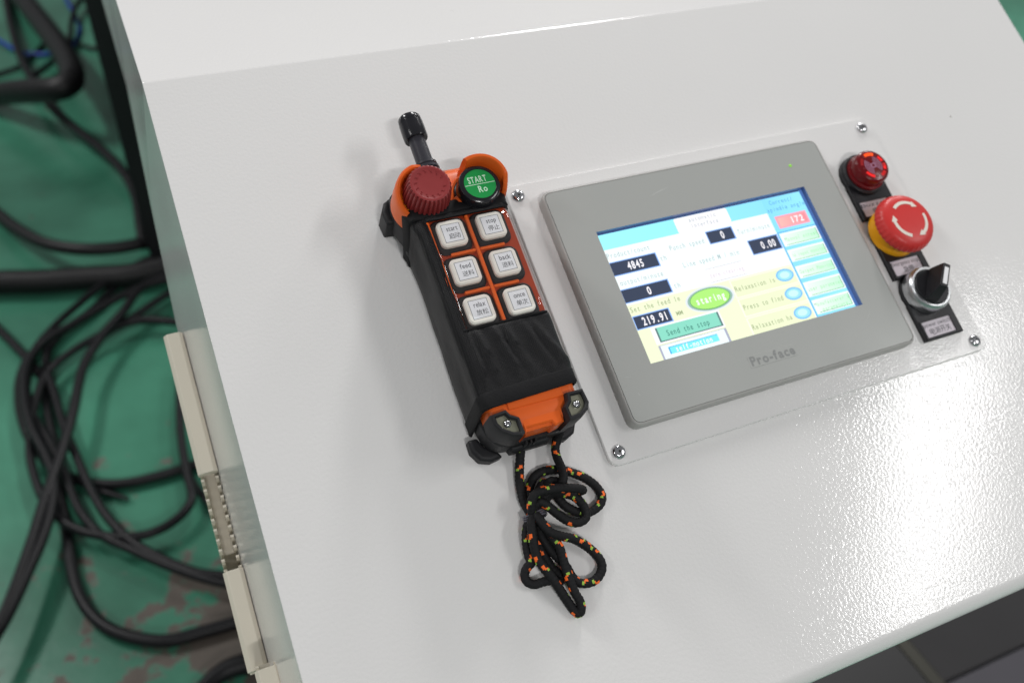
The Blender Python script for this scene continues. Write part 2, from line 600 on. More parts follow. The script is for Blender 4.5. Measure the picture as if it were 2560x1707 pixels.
def touch_screen():
    org = (77, -43.5, 2.6)
    t = thing("touch_screen", "grey framed touch screen showing a bright blue and yellow machine menu", "touch screen", org)
    FR = mat("grey_bezel_plastic", lin(172, 171, 168), rough=0.42, spec=0.4, bump=0.1, bscale=1800, bdist=0.0001)
    FACE = mat("grey_front_film", lin(171, 173, 170), rough=0.17, spec=0.5, bump=0.06, bscale=1400, bdist=0.0001, var=0.015, vscale=20, rvar=0.05)
    # frame: tapered body with the recessed window
    win = rrect(0, -86.7, 153.7, 0, 0.05, 1)
    out0 = rrect(-25.0, -119.2, 179.8, 33.2, 6.2, 5)
    out1 = rrect(-24.4, -118.6, 179.2, 32.6, 6.0, 5)
    mb = MB(org)
    n = len(out0)
    # outer wall
    rows = [(out0, 2.62), (out0, 8.6), (inset(out0, 0.5), 9.7), (inset(out0, 1.3), 10.25), (inset(out0, 1.6), 10.25), (inset(out0, 1.75), 9.6), (inset(out0, 2.05), 9.6)]
    vs, fs = [], []
    for lp, z in rows:
        vs += [(p[0], p[1], z) for p in lp]
    for k in range(len(rows) - 1):
        for i in range(n):
            j = (i + 1) % n
            fs.append((k * n + i, k * n + j, (k + 1) * n + j, (k + 1) * n + i))
    mb.add(vs, fs)
    mb.build("bezel", FR, t, smooth=50)
    # front film with the window opening
    fo = inset(out0, 2.05)
    mb = MB(org)
    m = len(fo)
    vs = [(p[0], p[1], 10.35) for p in fo] + [(p[0], p[1], 9.55) for p in fo]
    wn = [(153.7, -0.0), (0, 0), (0, -86.7), (153.7, -86.7)]
    vs += [(p[0], p[1], 10.35) for p in wn]
    vs += [(p[0], p[1], 6.6) for p in wn]
    fs = [(i, (i + 1) % m, m + (i + 1) % m, m + i) for i in range(m)]
    q = m // 4
    W0 = 2 * m
    for k in range(4):
        idx = list(range(k * q, (k + 1) * q))
        fs.append(tuple(idx + [W0 + k]))
        fs.append((((k + 1) * q) % m, W0 + (k + 1) % 4, W0 + k, (k + 1) * q - 1))
    mb.add(vs, fs)
    face = mb.build("front_film", FACE, t, smooth=0)
    # inner reveal of the window: dark blue edge of the glass
    mb = MB(org)
    mb.ring(rrect(-0.02, -86.72, 153.72, 0.02, 0.05, 1), rrect(0.0, -86.7, 153.7, 0.0, 0.04, 1), 6.3, 10.33)
    mb.build("window_reveal", mat("navy_reveal", lin(96, 112, 160), rough=0.3, spec=0.5), t, smooth=0)
    # display panel
    mb = MB(org); mb.box((-1, -88, 5.2), (155, 1, 6.6))
    disp = mb.build("display", mat("display_border", lin(84, 112, 168), rough=0.25, spec=0.5), t, smooth=0)
    Z = [6.66]
    def sheet(name, poly, m, up=0.04):
        Z[0] += 0.006
        q = MB(org); q.flat(poly, Z[0])
        return q.build(name, m, disp, smooth=0)
    def R4(x0, y0, x1, y1):
        return [(x0, y0), (x1, y0), (x1, y1), (x0, y1)]
    WH = emis("white", 246, 255, 255); YEL = emis("pale_yellow", 240, 247, 212); PINKW = emis("pinkish_white", 252, 247, 251)
    BLUEF = emis("field_blue", 140, 182, 252); DK = emis("field_dark", 56, 66, 88); GREY = emis("text_grey", 176, 196, 200)  # dark fields lifted: the screen haze is put into their colour
    GREYD = emis("text_olive", 158, 172, 132); BTXT = emis("text_blue", 84, 150, 190)
    PALEY = emis("row_line", 250, 252, 236)
    sheet("screen_background", R4(1.9, -86.6, 152.6, -1.0), WH)
    sheet("header_band", R4(1.9, -11.2, 121.0, -1.0), emis_grad("header", (156, 242, 255), (136, 216, 254), -75, 60))
    sheet("status_band", R4(121.0, -86.6, 151.4, -1.0), emis_grad("status", (132, 214, 255), (146, 226, 255), 40, 75))
    sheet("edge_strip", R4(151.4, -86.6, 153.7, -0.2), emis("edge", 74, 112, 176, 0.9))
    sheet("lower_area", R4(1.9, -86.6, 120.6, -48.4), YEL)
    sheet("title_box", rrect(54.7, -11.3, 93.8, -1.1, 1.2, 3), PINKW)
    for (x0, y0, x1, y1) in ((2.0, -28.5, 33.2, -20.2), (72.6, -22.5, 91.1, -14.6), (98.3, -36.1, 119.9, -26.8), (2.0, -46.6, 33.7, -38.5), (2.6, -64.1, 26.3, -56.3)):
        sheet("number_frame", R4(x0 - 0.5, y0 - 0.6, x1 + 0.7, y1 + 0.6), BLUEF)
        sheet("number_field", R4(x0, y0, x1, y1), DK)
    sheet("value_frame", R4(124.6, -23.6, 149.0, -14.7), emis("red_frame", 255, 168, 182))
    sheet("value_field", R4(126.4, -22.4, 147.6, -16.0), emis_grad("red", (248, 178, 172), (250, 138, 148), 50, 70))
    sheet("clear_button", R4(61.3, -47.4, 87.5, -38.1), emis("button_shadow", 192, 196, 204))
    sheet("clear_button", R4(61.3, -47.1, 87.5, -38.4), PINKW)
    # big oval
    sheet("oval_button", ellipse(56.0, -56.9, 17.2, 8.2, 40), emis("oval_silver", 226, 234, 240))
    sheet("oval_button", ellipse(56.0, -56.9, 15.8, 7.3, 40), emis("oval_rim", 150, 186, 172))
    sheet("oval_button", ellipse(56.0, -56.9, 14.2, 6.6, 40), emis("oval_edge", 104, 176, 86))
    sheet("oval_button", ellipse(56.0, -56.8, 13.7, 6.2, 40), emis("oval_green", 176, 240, 124))
    # stop / self motion
    sheet("stop_button", R4(10.2, -76.2, 58.0, -65.0), emis("button_white", 252, 250, 252))
    sheet("stop_button", R4(13.0, -75.3, 57.0, -66.0), emis("button_dark", 96, 132, 130))
    sheet("stop_button", R4(14.2, -74.6, 55.7, -66.0), emis("button_teal", 140, 220, 198))
    sheet("motion_button", R4(10.6, -86.6, 57.6, -77.0), emis("button_line", 172, 176, 196))
    sheet("motion_button", R4(11.9, -86.6, 56.0, -77.3), emis("button_bluewhite", 238, 252, 255))
    sheet("motion_button", R4(16.3, -83.6, 50.3, -79.1), emis("button_cyan_dark", 70, 176, 228))
    sheet("motion_button", R4(17.2, -83.6, 50.3, -79.5), emis("button_cyan", 128, 238, 255))
    # rows with lamps
    for k, y in enumerate((-49.2, -62.0, -74.9)):
        sheet("row_box", R4(73.2, y - 12.0, 120.4, y), PALEY)
        sheet("row_box", R4(74.0, y - 11.4, 119.8, y - 0.5), emis("row_yellow", 237, 244, 206))
    for y in (-54.3, -67.3, -80.6):
        sheet("row_lamp", ellipse(112.6, y, 6.5, 4.2, 28), emis("lamp_rim", 122, 192, 250))
        sheet("row_lamp", ellipse(112.6, y, 5.5, 3.4, 28), emis("lamp_mid", 160, 228, 255))
        sheet("row_lamp", ellipse(112.5, y + 0.1, 3.6, 2.2, 24), emis("lamp_core", 204, 248, 255))
    # menu buttons
    sheet("menu_line", R4(121.0, -86.6, 121.6, -25.9), emis("menu_blue", 88, 164, 220))
    sheet("menu_line", R4(121.0, -26.3, 151.4, -25.8), emis("menu_blue", 88, 164, 220))
    gm = emis_grad("mint", (226, 255, 232), (190, 252, 206), 47, 73)
    for (y0, y1) in ((-36.3, -26.9), (-47.3, -38.8), (-59.2, -50.6), (-72.4, -62.2), (-84.4, -74.7)):
        sheet("menu_button", R4(122.2, y0, 151.0, y1), emis("menu_frame", 246, 250, 252))
        sheet("menu_button", R4(124.4, y0 + 0.7, 150.1, y1 - 1.2), emis("menu_shade", 118, 180, 146))
        sheet("menu_button", R4(124.4, y0 + 1.1, 149.5, y1 - 1.2), gm)
    ztxt = Z[0] + 0.02
    def words(items, m, bold=0.0):
        for (s, u0, u1, vc, h) in items:
            q = MB(org)
            put_text(q, s, u0, u1, vc, h, ztxt, bold=bold)
            q.build("screen_text", m, disp, smooth=0)
    words([("Product/count", 1.7, 31.6, -15.6, 3.4), ("th", 34.6, 39.6, -24.6, 3.4), ("Punch speed", 43.6, 69.0, -19.6, 3.4),
           ("Turn/minute", 93.8, 118.4, -19.4, 3.4), ("Line speed M / min", 47.6, 88.8, -32.2, 3.4),
           ("output/minute", 3.0, 33.0, -34.0, 3.4), ("th", 35.8, 40.8, -43.6, 3.4), ("automatic", 64.2, 84.8, -4.0, 2.8), ("interface", 64.2, 84.8, -8.3, 2.8)], GREY, 0.006)
    words([("zero clearing", 62.0, 87.0, -43.0, 2.9)], emis("text_pink", 206, 202, 212))
    words([("Set the feed le", 2.4, 36.8, -51.8, 3.3), ("MM", 30.0, 34.8, -60.8, 2.8), ("Relaxation is", 74.4, 104.4, -55.4, 3.3),
           ("Press to find", 74.4, 104.2, -68.0, 3.3), ("Relaxation ha", 74.4, 104.2, -81.3, 3.3)], GREYD, 0.006)
    words([("Current/", 125.2, 143.8, -4.8, 2.9), ("spindle angle", 121.2, 151.2, -9.6, 2.9)], BTXT)
    words([("Manual screen", 124.0, 150.0, -31.6, 2.7), ("io input monitor", 123.4, 150.2, -43.0, 2.4), ("Output Monitor", 123.4, 150.4, -54.8, 2.6),
           ("user parameter", 123.2, 150.4, -67.4, 2.6), ("Manufacturer's", 122.8, 149.8, -78.0, 2.4), ("parameters", 127.0, 147.0, -82.0, 2.4)], emis("text_mint", 148, 196, 162))
    words([("Send the stop", 18.8, 48.8, -70.8, 3.6)], emis("text_teal", 56, 122, 110), 0.004)
    NUM = emis("number_white", 252, 250, 255)
    words([("4845", 12.2, 23.6, -24.4, 4.8), ("0", 81.4, 84.4, -18.6, 4.8), ("0.00", 105.6, 117.0, -31.6, 4.8), ("0", 17.8, 21.0, -42.6, 4.8),
           ("219.91", 7.0, 24.6, -60.3, 4.9), ("172", 134.6, 145.4, -19.4, 4.3)], NUM, 0.026)
    words([("staring", 45.4, 66.6, -56.8, 4.4), ("self-motion", 20.2, 46.0, -81.4, 3.2)], NUM, 0.022)
    # brand plate
    mb = MB(org); mb.prism(rrect(60.0, -105.8, 93.6, -98.4, 0.3, 2), 10.3, 10.44, 0.06)
    bp = mb.build("brand_plate", FACE, t, smooth=0)
    mb = MB(org); put_text(mb, "Pro-face", 61.2, 92.8, -101.9, 5.4, 10.46, bold=0.04, mono=False)
    mb.build("lettering", mat("brand_ink", lin(136, 138, 137), rough=0.5), bp, smooth=0)
    mb = MB(org); mb.lathe((151.3, 16.6), [(1.15, 10.3), (1.1, 10.5), (0.7, 10.7), (0.2, 10.78)], 16)
    mb.build("power_light", mat("led_green", lin(90, 150, 40), rough=0.3, emit=lin(140, 210, 60), estr=0.55), t)
    # hairline scratches on the film
    sc = mat("scratch_pale", lin(206, 208, 206), rough=0.5)
    for (a, b_, wdt) in (((43.5, 15.6), (59.5, 19.6), 0.22), ((-15.0, -100.5), (-13.9, -103.0), 0.2), ((-19.0, -90.0), (-14.0, -91.4), 0.1), ((150.0, -98.0), (158.0, -91.0), 0.07)):
        mb = MB(org)
        d = (Vector(b_) - Vector(a)); e = Vector((-d.y, d.x)).normalized() * wdt
        mid = (Vector(a) + Vector(b_)) / 2 + e * 0.8
        mb.add([(a[0], a[1], 10.362), (mid.x - e.x / 2, mid.y - e.y / 2, 10.362), (b_[0], b_[1], 10.362), (mid.x + e.x / 2, mid.y + e.y / 2, 10.362)], [(0, 1, 2, 3)])
        mb.build("scratch", sc, t, smooth=0)
touch_screen()

# ------------------------------------------------------------------ buzzer, emergency stop, selector
UC = 205.8
def legend_plate(parent, org, vc, words, big):
    """black holder: round collar on top, printed label below"""
    vb = vc - 31.6
    mb = MB(org)
    poly = [(UC - 15.6, vb), (UC + 15.8, vb), (UC + 15.8, vc - 6)]
    for k in range(13):
        a = radians(-20 + 220.0 * k / 12)
        poly.append((UC + 15.9 * cos(a), vc + 15.9 * sin(a)))
    poly.append((UC - 15.6, vc - 6))
    mb.prism(poly, 2.7, 5.6, 0.5)
    lp = mb.build("legend_plate", BLACK, parent, smooth=30)
    lu0, lu1, lv0, lv1 = UC - 13.7, UC + 10.0, vb + 1.7, vb + 12.4
    mb = MB(org); mb.ring(rrect(lu0 - 1.2, lv0 - 1.2, lu1 + 1.2, lv1 + 1.2, 0.8, 3), rrect(lu0, lv0, lu1, lv1, 0.4, 3), 5.5, 6.5)
    mb.build("label_frame", BLACK, lp, smooth=30)
    mb = MB(org); mb.flat(rrect(lu0, lv0, lu1, lv1, 0.3, 2), 5.75)
    mb.build("label_card", mat("legend_card", lin(206, 198, 206), rough=0.3, spec=0.5), lp, smooth=0)
    mb = MB(org)
    put_text(mb, words, lu0 + 0.8, lu1 - 0.8, lv1 - 2.4, 2.6, 5.79, mono=False)
    k = len(big) * 4.4
    mid = (lu0 + lu1) / 2 + 0.6
    put_text(mb, big, mid - k / 2, mid + k / 2, lv0 + 3.6, 4.6, 5.79, cjk=True)
    mb.build("lettering", INK, lp, smooth=0)

RED = mat("estop_red", lin(208, 54, 52), rough=0.38, spec=0.45, var=0.05, vscale=60, bump=0.08, bscale=900, bdist=0.0001)
YELLOW = mat("estop_yellow", lin(240, 168, 18), rough=0.4)

def buzzer():
    vc = 0.6; org = (UC, vc, 2.6)
    t = thing("alarm_buzzer", "dark red translucent warning buzzer light with glowing slots above the mushroom button", "buzzer", org)
    legend_plate(t, org, vc, "Buzzer", "蜂鸣")
    mb = MB(org); mb.lathe((UC, vc), [(15.2, 5.4), (15.2, 8.0), (14.4, 8.8), (13.2, 8.8)], 44)
    mb.build("base_ring", BLACK, t, smooth=40)
    rc = mat("buzzer_red_plastic", lin(104, 9, 17), rough=0.24, spec=0.4)
    mb = MB(org); mb.lathe((UC, vc), [(13.3, 8.3), (13.3, 10.6), (12.0, 11.2), (12.2, 17.2), (11.6, 18.2), (10.6, 18.7)], 48)
    cap = mb.build("lens_cap", rc, t, smooth=35)
    # printed sound-wave arcs and lit slots on top
    mb = MB(org)
    def arc(mb, r0, r1, a0, a1, z, n=14):
        vs, fs = [], []
        for k in range(n + 1):
            a = radians(a0 + (a1 - a0) * k / n)
            vs.append((UC + r0 * cos(a), vc + r0 * sin(a), z)); vs.append((UC + r1 * cos(a), vc + r1 * sin(a), z))
        for k in range(n):
            fs.append((2 * k, 2 * k + 1, 2 * k + 3, 2 * k + 2))
        mb.add(vs, fs)
    for r in (2.0, 3.3, 4.6, 5.9):
        arc(mb, r, r + 0.72, 132, 250, 18.78); arc(mb, r, r + 0.72, -48, 70, 18.78)
    arc(mb, 1.1, 1.9, 0, 360, 18.78, 24)
    mb.build("wave_symbol", mat("symbol_violet", lin(160, 108, 134), rough=0.5), cap, smooth=0)
    for i, (a0, a1, hot) in enumerate(((62, 112, 2), (12, 40, 1), (-30, 0, 1), (-72, -40, 0.5), (206, 250, 1), (134, 170, 0.15))):
        mb = MB(org); arc(mb, 7.4, 9.6, a0, a1, 18.76)
        c = lin(255, 84, 16) if hot > 1 else lin(226, 24, 22)
        mb.build("lit_slot", mat("slot_glow_%d" % i, lin(120, 10, 14), rough=0.3, emit=c, estr=0.9 * min(hot, 1.2)), cap, smooth=0)
    mb = MB(org)
    for a in (-8, 50, 186, 122, 262):
        mb.flat(ellipse(UC + 8.4 * cos(radians(a)), vc + 8.4 * sin(radians(a)), 0.7, 0.7, 12), 18.77)
    mb.build("vent_dots", mat("dot_dark_red", lin(110, 8, 14), rough=0.4), cap, smooth=0)

def estop():
    vc = -44.2; org = (UC, vc, 2.6)
    t = thing("emergency_stop_button", "bright red mushroom emergency stop button with white arrows and yellow collar", "stop button", org)
    legend_plate(t, org, vc, "Emergency stop", "急停")
    mb = MB(org); mb.lathe((UC, vc), [(17.4, 5.2), (17.4, 8.2), (16.9, 8.9), (16.7, 14.6), (13.0, 14.9)], 48)
    mb.build("collar", YELLOW, t, smooth=40)
    mb = MB(org)
    mb.lathe((UC, vc), [(14.0, 14.6), (18.6, 15.0), (19.8, 15.8), (20.3, 17.2), (20.1, 19.0), (19.6, 21.0), (18.5, 22.7), (16.8, 23.9), (14.0, 24.5), (9.5, 24.9), (4.0, 25.0), (0.0, 25.0)], 144, rib=36, ribd=0.55, ribz=(14.5, 21.1))
    cap = mb.build("mushroom_cap", RED, t, smooth=60)
    for k in range(3):
        mb = MB(org)
        n = 16
        a0 = 128 - 120 * k; span = -72
        vs, fs = [], []
        def P(r, a, z): return (UC + r * cos(radians(a)), vc + r * sin(radians(a)), z)
        def zz(r): return 25.06 if r < 10 else 25.06 - (r - 9.5) * 0.095
        for i in range(n + 1):
            a = a0 + span * i / n
            vs += [P(11.0, a, zz(11.0)), P(13.2, a, zz(13.2))]
        for i in range(n):
            fs.append((2 * i, 2 * i + 1, 2 * i + 3, 2 * i + 2))
        mb.add(vs, fs)
        e = a0 + span
        mb.add([P(9.7, e, zz(9.7)), P(14.2, e, zz(14.2) - 0.02), P(12.2, e - 21, zz(12.2))], [(0, 1, 2)])
        mb.build("arrow", mat("arrow_white", lin(232, 224, 212), rough=0.45), cap, smooth=0)

def selector():
    vc = -88.6; org = (UC, vc, 2.6)
    t = thing("selector_switch", "black rotary selector switch with silver ring beside the lower plate corner", "switch", org)
    legend_plate(t, org, vc, "power switch", "电源开关")
    ALU = mat("satin_aluminium", lin(206, 208, 210), rough=0.3, metal=1.0)
    mb = MB(org); mb.lathe((UC, vc), [(14.6, 5.4), (15.3, 6.0), (15.3, 11.2), (14.7, 13.4), (13.7, 14.4), (12.4, 14.4), (12.2, 12.0)], 64)
    mb.build("bezel_ring", ALU, t, smooth=40)
    mb = MB(org); mb.lathe((UC, vc), [(12.3, 6.0), (12.2, 14.8), (11.7, 15.4)], 48)
    kn = mb.build("knob", BLACK, t, smooth=40)
    # wedge handle across the knob, turned about 37 degrees
    a = radians(53)
    d = Vector((cos(a), sin(a))); e = Vector((-sin(a), cos(a)))
    def Q(x, y, z): return (UC + d.x * x + e.x * y, vc + d.y * x + e.y * y, z)
    mb = MB(org)
    base = [Q(-11.4, -4.2, 14.6), Q(11.2, -4.2, 14.6), Q(11.2, 4.2, 14.6), Q(-11.4, 4.2, 14.6)]
    mid = [Q(-10.6, -3.6, 19.0), Q(11.4, -3.5, 19.0), Q(11.4, 3.5, 19.0), Q(-10.6, 3.6, 19.0)]
    top = [Q(-6.0, -2.6, 27.8), Q(10.2, -2.4, 28.6), Q(10.2, 2.4, 28.6), Q(-6.0, 2.6, 27.8)]
    vs = base + mid + top
    fs = [(3, 2, 1, 0), (8, 9, 10, 11)]
    for k in range(2):
        for i in range(4):
            j = (i + 1) % 4
            fs.append((4 * k + i, 4 * k + j, 4 * k + 4 + j, 4 * k + 4 + i))
    mb.add(vs, fs)
    hd = mb.build("handle", BLACK, t, smooth=25, bevel=0.5)
    mb = MB(org)
    mb.add([Q(-4.6, -1.45, 27.95), Q(7.6, -1.45, 28.55), Q(7.6, 1.45, 28.55), Q(-4.6, 1.45, 27.95)], [(0, 1, 2, 3)])
    mb.build("pointer_mark", mat("pointer_white", lin(236, 236, 238), rough=0.4), hd, smooth=0)
buzzer(); estop(); selector()

# ------------------------------------------------------------------ radio remote control in its fabric sleeve
UA = -85.6
ORANGE = mat("remote_orange", lin(232, 100, 32), rough=0.36, spec=0.45, var=0.05, vscale=50, bump=0.06, bscale=1500, bdist=0.0001)
def fabric_mat():
    m = bpy.data.materials.new("black_nylon_fabric")
    m.use_nodes = True
    nt = m.node_tree; N = nt.nodes; Lk = nt.links
    b = N["Principled BSDF"]
    b.inputs["Base Color"].default_value = lin(36, 36, 41)
    b.inputs["Roughness"].default_value = 0.46
    b.inputs["Specular IOR Level"].default_value = 0.28
    tc = N.new("ShaderNodeTexCoord")
    outs = []
    for ax in ('X', 'Y'):
        wv = N.new("ShaderNodeTexWave"); wv.wave_type = 'BANDS'; wv.bands_direction = ax
        wv.inputs["Scale"].default_value = 360; wv.inputs["Distortion"].default_value = 0.6
        Lk.new(tc.outputs["Object"], wv.inputs["Vector"])
        outs.append(wv)
    mu = N.new("ShaderNodeMath"); mu.operation = 'MULTIPLY'
    Lk.new(outs[0].outputs["Fac"], mu.inputs[0]); Lk.new(outs[1].outputs["Fac"], mu.inputs[1])
    nz = N.new("ShaderNodeTexNoise"); nz.inputs["Scale"].default_value = 900; nz.inputs["Detail"].default_value = 2
    Lk.new(tc.outputs["Object"], nz.inputs["Vector"])
    ad = N.new("ShaderNodeMath"); ad.operation = 'ADD'
    Lk.new(mu.outputs[0], ad.inputs[0]); Lk.new(nz.outputs["Fac"], ad.inputs[1])
    bp = N.new("ShaderNodeBump"); bp.inputs["Strength"].default_value = 0.45; bp.inputs["Distance"].default_value = 0.0003
    Lk.new(ad.outputs[0], bp.inputs["Height"]); Lk.new(bp.outputs["Normal"], b.inputs["Normal"])
    rp = N.new("ShaderNodeMix"); rp.data_type = 'RGBA'
    rp.inputs[6].default_value = lin(9, 9, 11); rp.inputs[7].default_value = lin(22, 22, 26)
    Lk.new(mu.outputs[0], rp.inputs[0]); Lk.new(rp.outputs[2], b.inputs["Base Color"])
    return m
FABRIC = fabric_mat()
HEM = mat("black_webbing", lin(20, 20, 22), rough=0.75, spec=0.3, bump=0.5, bscale=1100, bdist=0.0004, var=0.25, vscale=700)

def film_mat():
    m = bpy.data.materials.new("clear_vinyl")
    m.use_nodes = True
    nt = m.node_tree; N = nt.nodes; Lk = nt.links
    for n in list(N):
        if n.type == 'BSDF_PRINCIPLED': N.remove(n)
    out = N["Material Output"]
    tr = N.new("ShaderNodeBsdfTransparent"); tr.inputs[0].default_value = (0.975, 0.965, 0.965, 1)
    gl = N.new("ShaderNodeBsdfGlossy"); gl.inputs["Roughness"].default_value = 0.05
    lw = N.new("ShaderNodeLayerWeight"); lw.inputs["Blend"].default_value = 0.5
    pw = N.new("ShaderNodeMath"); pw.operation = 'POWER'; pw.inputs[1].default_value = 4.0
    Lk.new(lw.outputs["Facing"], pw.inputs[0])
    fr = N.new("ShaderNodeMath"); fr.operation = 'MULTIPLY_ADD'; fr.inputs[1].default_value = 0.7; fr.inputs[2].default_value = 0.05
    Lk.new(pw.outputs[0], fr.inputs[0])
    tc = N.new("ShaderNodeTexCoord")
    nz = N.new("ShaderNodeTexNoise"); nz.inputs["Scale"].default_value = 45; nz.inputs["Detail"].default_value = 1
    Lk.new(tc.outputs["Object"], nz.inputs["Vector"])
    bp = N.new("ShaderNodeBump"); bp.inputs["Strength"].default_value = 0.3; bp.inputs["Distance"].default_value = 0.002
    Lk.new(nz.outputs["Fac"], bp.inputs["Height"])
    Lk.new(bp.outputs["Normal"], gl.inputs["Normal"])
    mx = N.new("ShaderNodeMixShader")
    Lk.new(fr.outputs[0], mx.inputs[0]); Lk.new(tr.outputs[0], mx.inputs[1]); Lk.new(gl.outputs[0], mx.inputs[2])
    Lk.new(mx.outputs[0], out.inputs["Surface"])
    return m

def interp(tab, x):
    if x >= tab[0][0]: return tab[0][1]
    for (x0, y0), (x1, y1) in zip(tab, tab[1:]):
        if x >= x1:
            f = (x - x1) / (x0 - x1)
            return y1 + (y0 - y1) * f
    return tab[-1][1]

HW = [(50, 21), (47, 27), (42, 30.5), (34, 31.5), (26, 31), (16, 28.5), (6, 26.6), (-10, 25.8), (-96, 25.6), (-104, 24.5), (-109, 22)]
HWR = [(50, 18), (47, 23), (42, 26), (34, 27), (26, 26.5), (19, 24.6), (6, 24.4), (-96, 24.8), (-104, 24), (-109, 21.5)]
def section(v, hw, z0, z1, r0, r1, nr=5, hr=None):
    """closed loop (a,w) rounded at the bottom by r0 and at the top by r1"""
    pts = []
    hr = hw if hr is None else hr
    for (cx, cz, r, a0) in ((hr - r1, z1 - r1, r1, 0), (-hw + r1, z1 - r1, r1, 90), (-hw + r0, z0 + r0, r0, 180), (hr - r0, z0 + r0, r0, 270)):
        for k in range(nr + 1):
            a = radians(a0 + 90.0 * k / nr)
            pts.append((cx + r * cos(a), v, cz + r * sin(a)))
    return pts

def loft(mb, secs):
    n = len(secs[0]); vs = [p for s in secs for p in s]; fs = []
    for k in range(len(secs) - 1):
        for i in range(n):
            j = (i + 1) % n
            fs.append((k * n + i, k * n + j, (k + 1) * n + j, (k + 1) * n + i))
    fs.append(tuple(range(n))); t = (len(secs) - 1) * n
    fs.append(tuple(range(t + n - 1, t - 1, -1)))
    mb.add([(p[0] + UA, p[1], p[2]) for p in vs], fs)

def shifted(lst): return [(p[0] + UA, p[1]) for p in lst]

def remote():
    org = (UA, -30, 0)
    t = thing("remote_control", "orange industrial radio remote in black fabric sleeve lying on the white console", "remote control", org)
    # ---- lower half, black rubberised shell
    mb = MB(org); S = []
    for v, e, z0 in ((49, -4, 9), (47, -1, 5), (42, 1.2, 3.4), (34, 1.8, 3), (26, 1.6, 3), (16, 0.6, 3), (6, 0, 3.2), (-10, -0.5, 3.5), (-60, -0.5, 3.5), (-96, 0.4, 3.2), (-103, 0.2, 3.6), (-108, -0.6, 5), (-111, -3.2, 8)):
        S.append(section(v, interp(HW, v) + e, z0, 23.0, 6, 1.5, hr=interp(HWR, v) + e + 0.6))
    loft(mb, S)
    mb.build("lower_shell", RUBBER, t, smooth=50)
    # ---- upper half, orange
    mb = MB(org); S = []
    for v, e, z1 in ((48.5, -4.5, 29), (46, -2, 31.5), (42, 0, 33), (34, 0.3, 33.5), (26, 0, 34.5), (19, -0.4, 37), (14, -0.8, 38), (0, -0.8, 38), (-60, -0.8, 38), (-92, -0.6, 38.4), (-100, -0.4, 38.4), (-106, -1.4, 37.6), (-109.6, -3.0, 35.2)):
        S.append(section(v, interp(HW, v) + e, 22.0, z1, 1.5, 4.2, hr=interp(HWR, v) + max(e, -1.0) + 1.0))
    loft(mb, S)
    mb.build("upper_shell", ORANGE, t, smooth=45)
    # raised tablet at the tail of the shell and the ledge towards the cord slot
    mb = MB(org)
    mb.prism(shifted([(-14.0, -97.0), (16.6, -97.4), (16.6, -90.0), (-14.0, -90.0)]), 38.0, 39.3, 0.4)
    mb.prism(shifted([(-9.5, -111.6), (-7.5, -108.0), (6.0, -108.2), (7.5, -111.0), (12.5, -110.0), (12.5, -100.0), (-9.5, -100.0)]), 24, 37.9, 0.8)
    mb.build("tail_ledge", ORANGE, t, smooth=30)
    # ---- guards round the two head buttons
    def guard(name, cx, cy, r0, r1, a0, a1, zb, ztop, n=30):
        mb = MB(org); vs, fs = [], []
        for k in range(n + 1):
            f = k / n
            a = radians(a0 + (a1 - a0) * f)
            zt = ztop(f)
            ra = r1 + 0.6 * (1 - f)
            for (r, z) in ((r0, zb), (ra + 0.8, zb), (ra + 0.5, zt - 5), (ra, zt - 1.2), (ra - 0.9, zt), (r0 + 0.7, zt - 0.1), (r0, zt - 1.0)):
                vs.append((UA + cx + r * cos(a), cy + r * sin(a), z))
        m = 7
        for k in range(n):
            for i in range(m):
                j = (i + 1) % m
                fs.append((k * m + i, k * m + j, (k + 1) * m + j, (k + 1) * m + i))
        fs.append(tuple(range(m))); fs.append(tuple(range(n * m + m - 1, n * m - 1, -1)))
        mb.add(vs, fs)
        return mb.build(name, ORANGE, t, smooth=40)
    guard("knob_guard", -16.6, 29.6, 14.6, 17.0, 86, 214, 26, lambda f: 46.0 - 9.5 * max(0, f - 0.35) ** 1.2 - 2.5 * max(0, 0.14 - f) / 0.14)
    guard("button_guard", 12.6, 27.0, 13.4, 16.0, 108, -16, 26, lambda f: 52.0 - 3.0 * abs(f - 0.45) ** 2 * 4 - 7 * max(0, f - 0.82) / 0.18)
    # head deck: two round seats and the saddle between them
    mb = MB(org)
    mb.lathe((UA - 16.6, 29.6), [(16.2, 28), (16.2, 34.6), (15.2, 35.8), (13.8, 35.8), (13.8, 33)], 40)
    mb.lathe((UA + 11.8, 26.6), [(14.8, 28), (14.8, 34.4), (13.8, 35.4), (12.6, 35.4), (12.6, 33)], 40)
    mb.lathe((UA + 1.6, 21.8), [(5.4, 30), (5.4, 37.4), (4.2, 38.8), (2.0, 39.4), (0, 39.5)], 20)
    mb.build("button_seat", ORANGE, t, smooth=40)
    # ---- stop knob
    mb = MB(org); mb.lathe((UA - 16.6, 29.8), [(13.4, 34), (13.4, 36.4), (12.6, 37.0)], 40)
    mb.build("knob_collar", mat("knob_yellow", lin(246, 160, 16), rough=0.4), t)
    KN = mat("knob_dark_red", lin(142, 50, 51), rough=0.38, spec=0.45, var=0.08, vscale=120, bump=0.08, bscale=700, bdist=0.0002)
    mb = MB(org)
    mb.lathe((UA - 16.6, 29.8), [(11.4, 36.2), (12.8, 36.6), (13.2, 38.0), (13.0, 41.0), (12.5, 46.0), (12.0, 49.6), (11.6, 51.0), (10.8, 51.8), (9.9, 52.0), (9.2, 51.75), (7.0, 51.55), (3.0, 51.5), (0, 51.5)], 210, rib=30, ribd=1.2, ribz=(37.5, 51.2))
    kn = mb.build("stop_knob", KN, t, smooth=35)
    mb = MB(org)
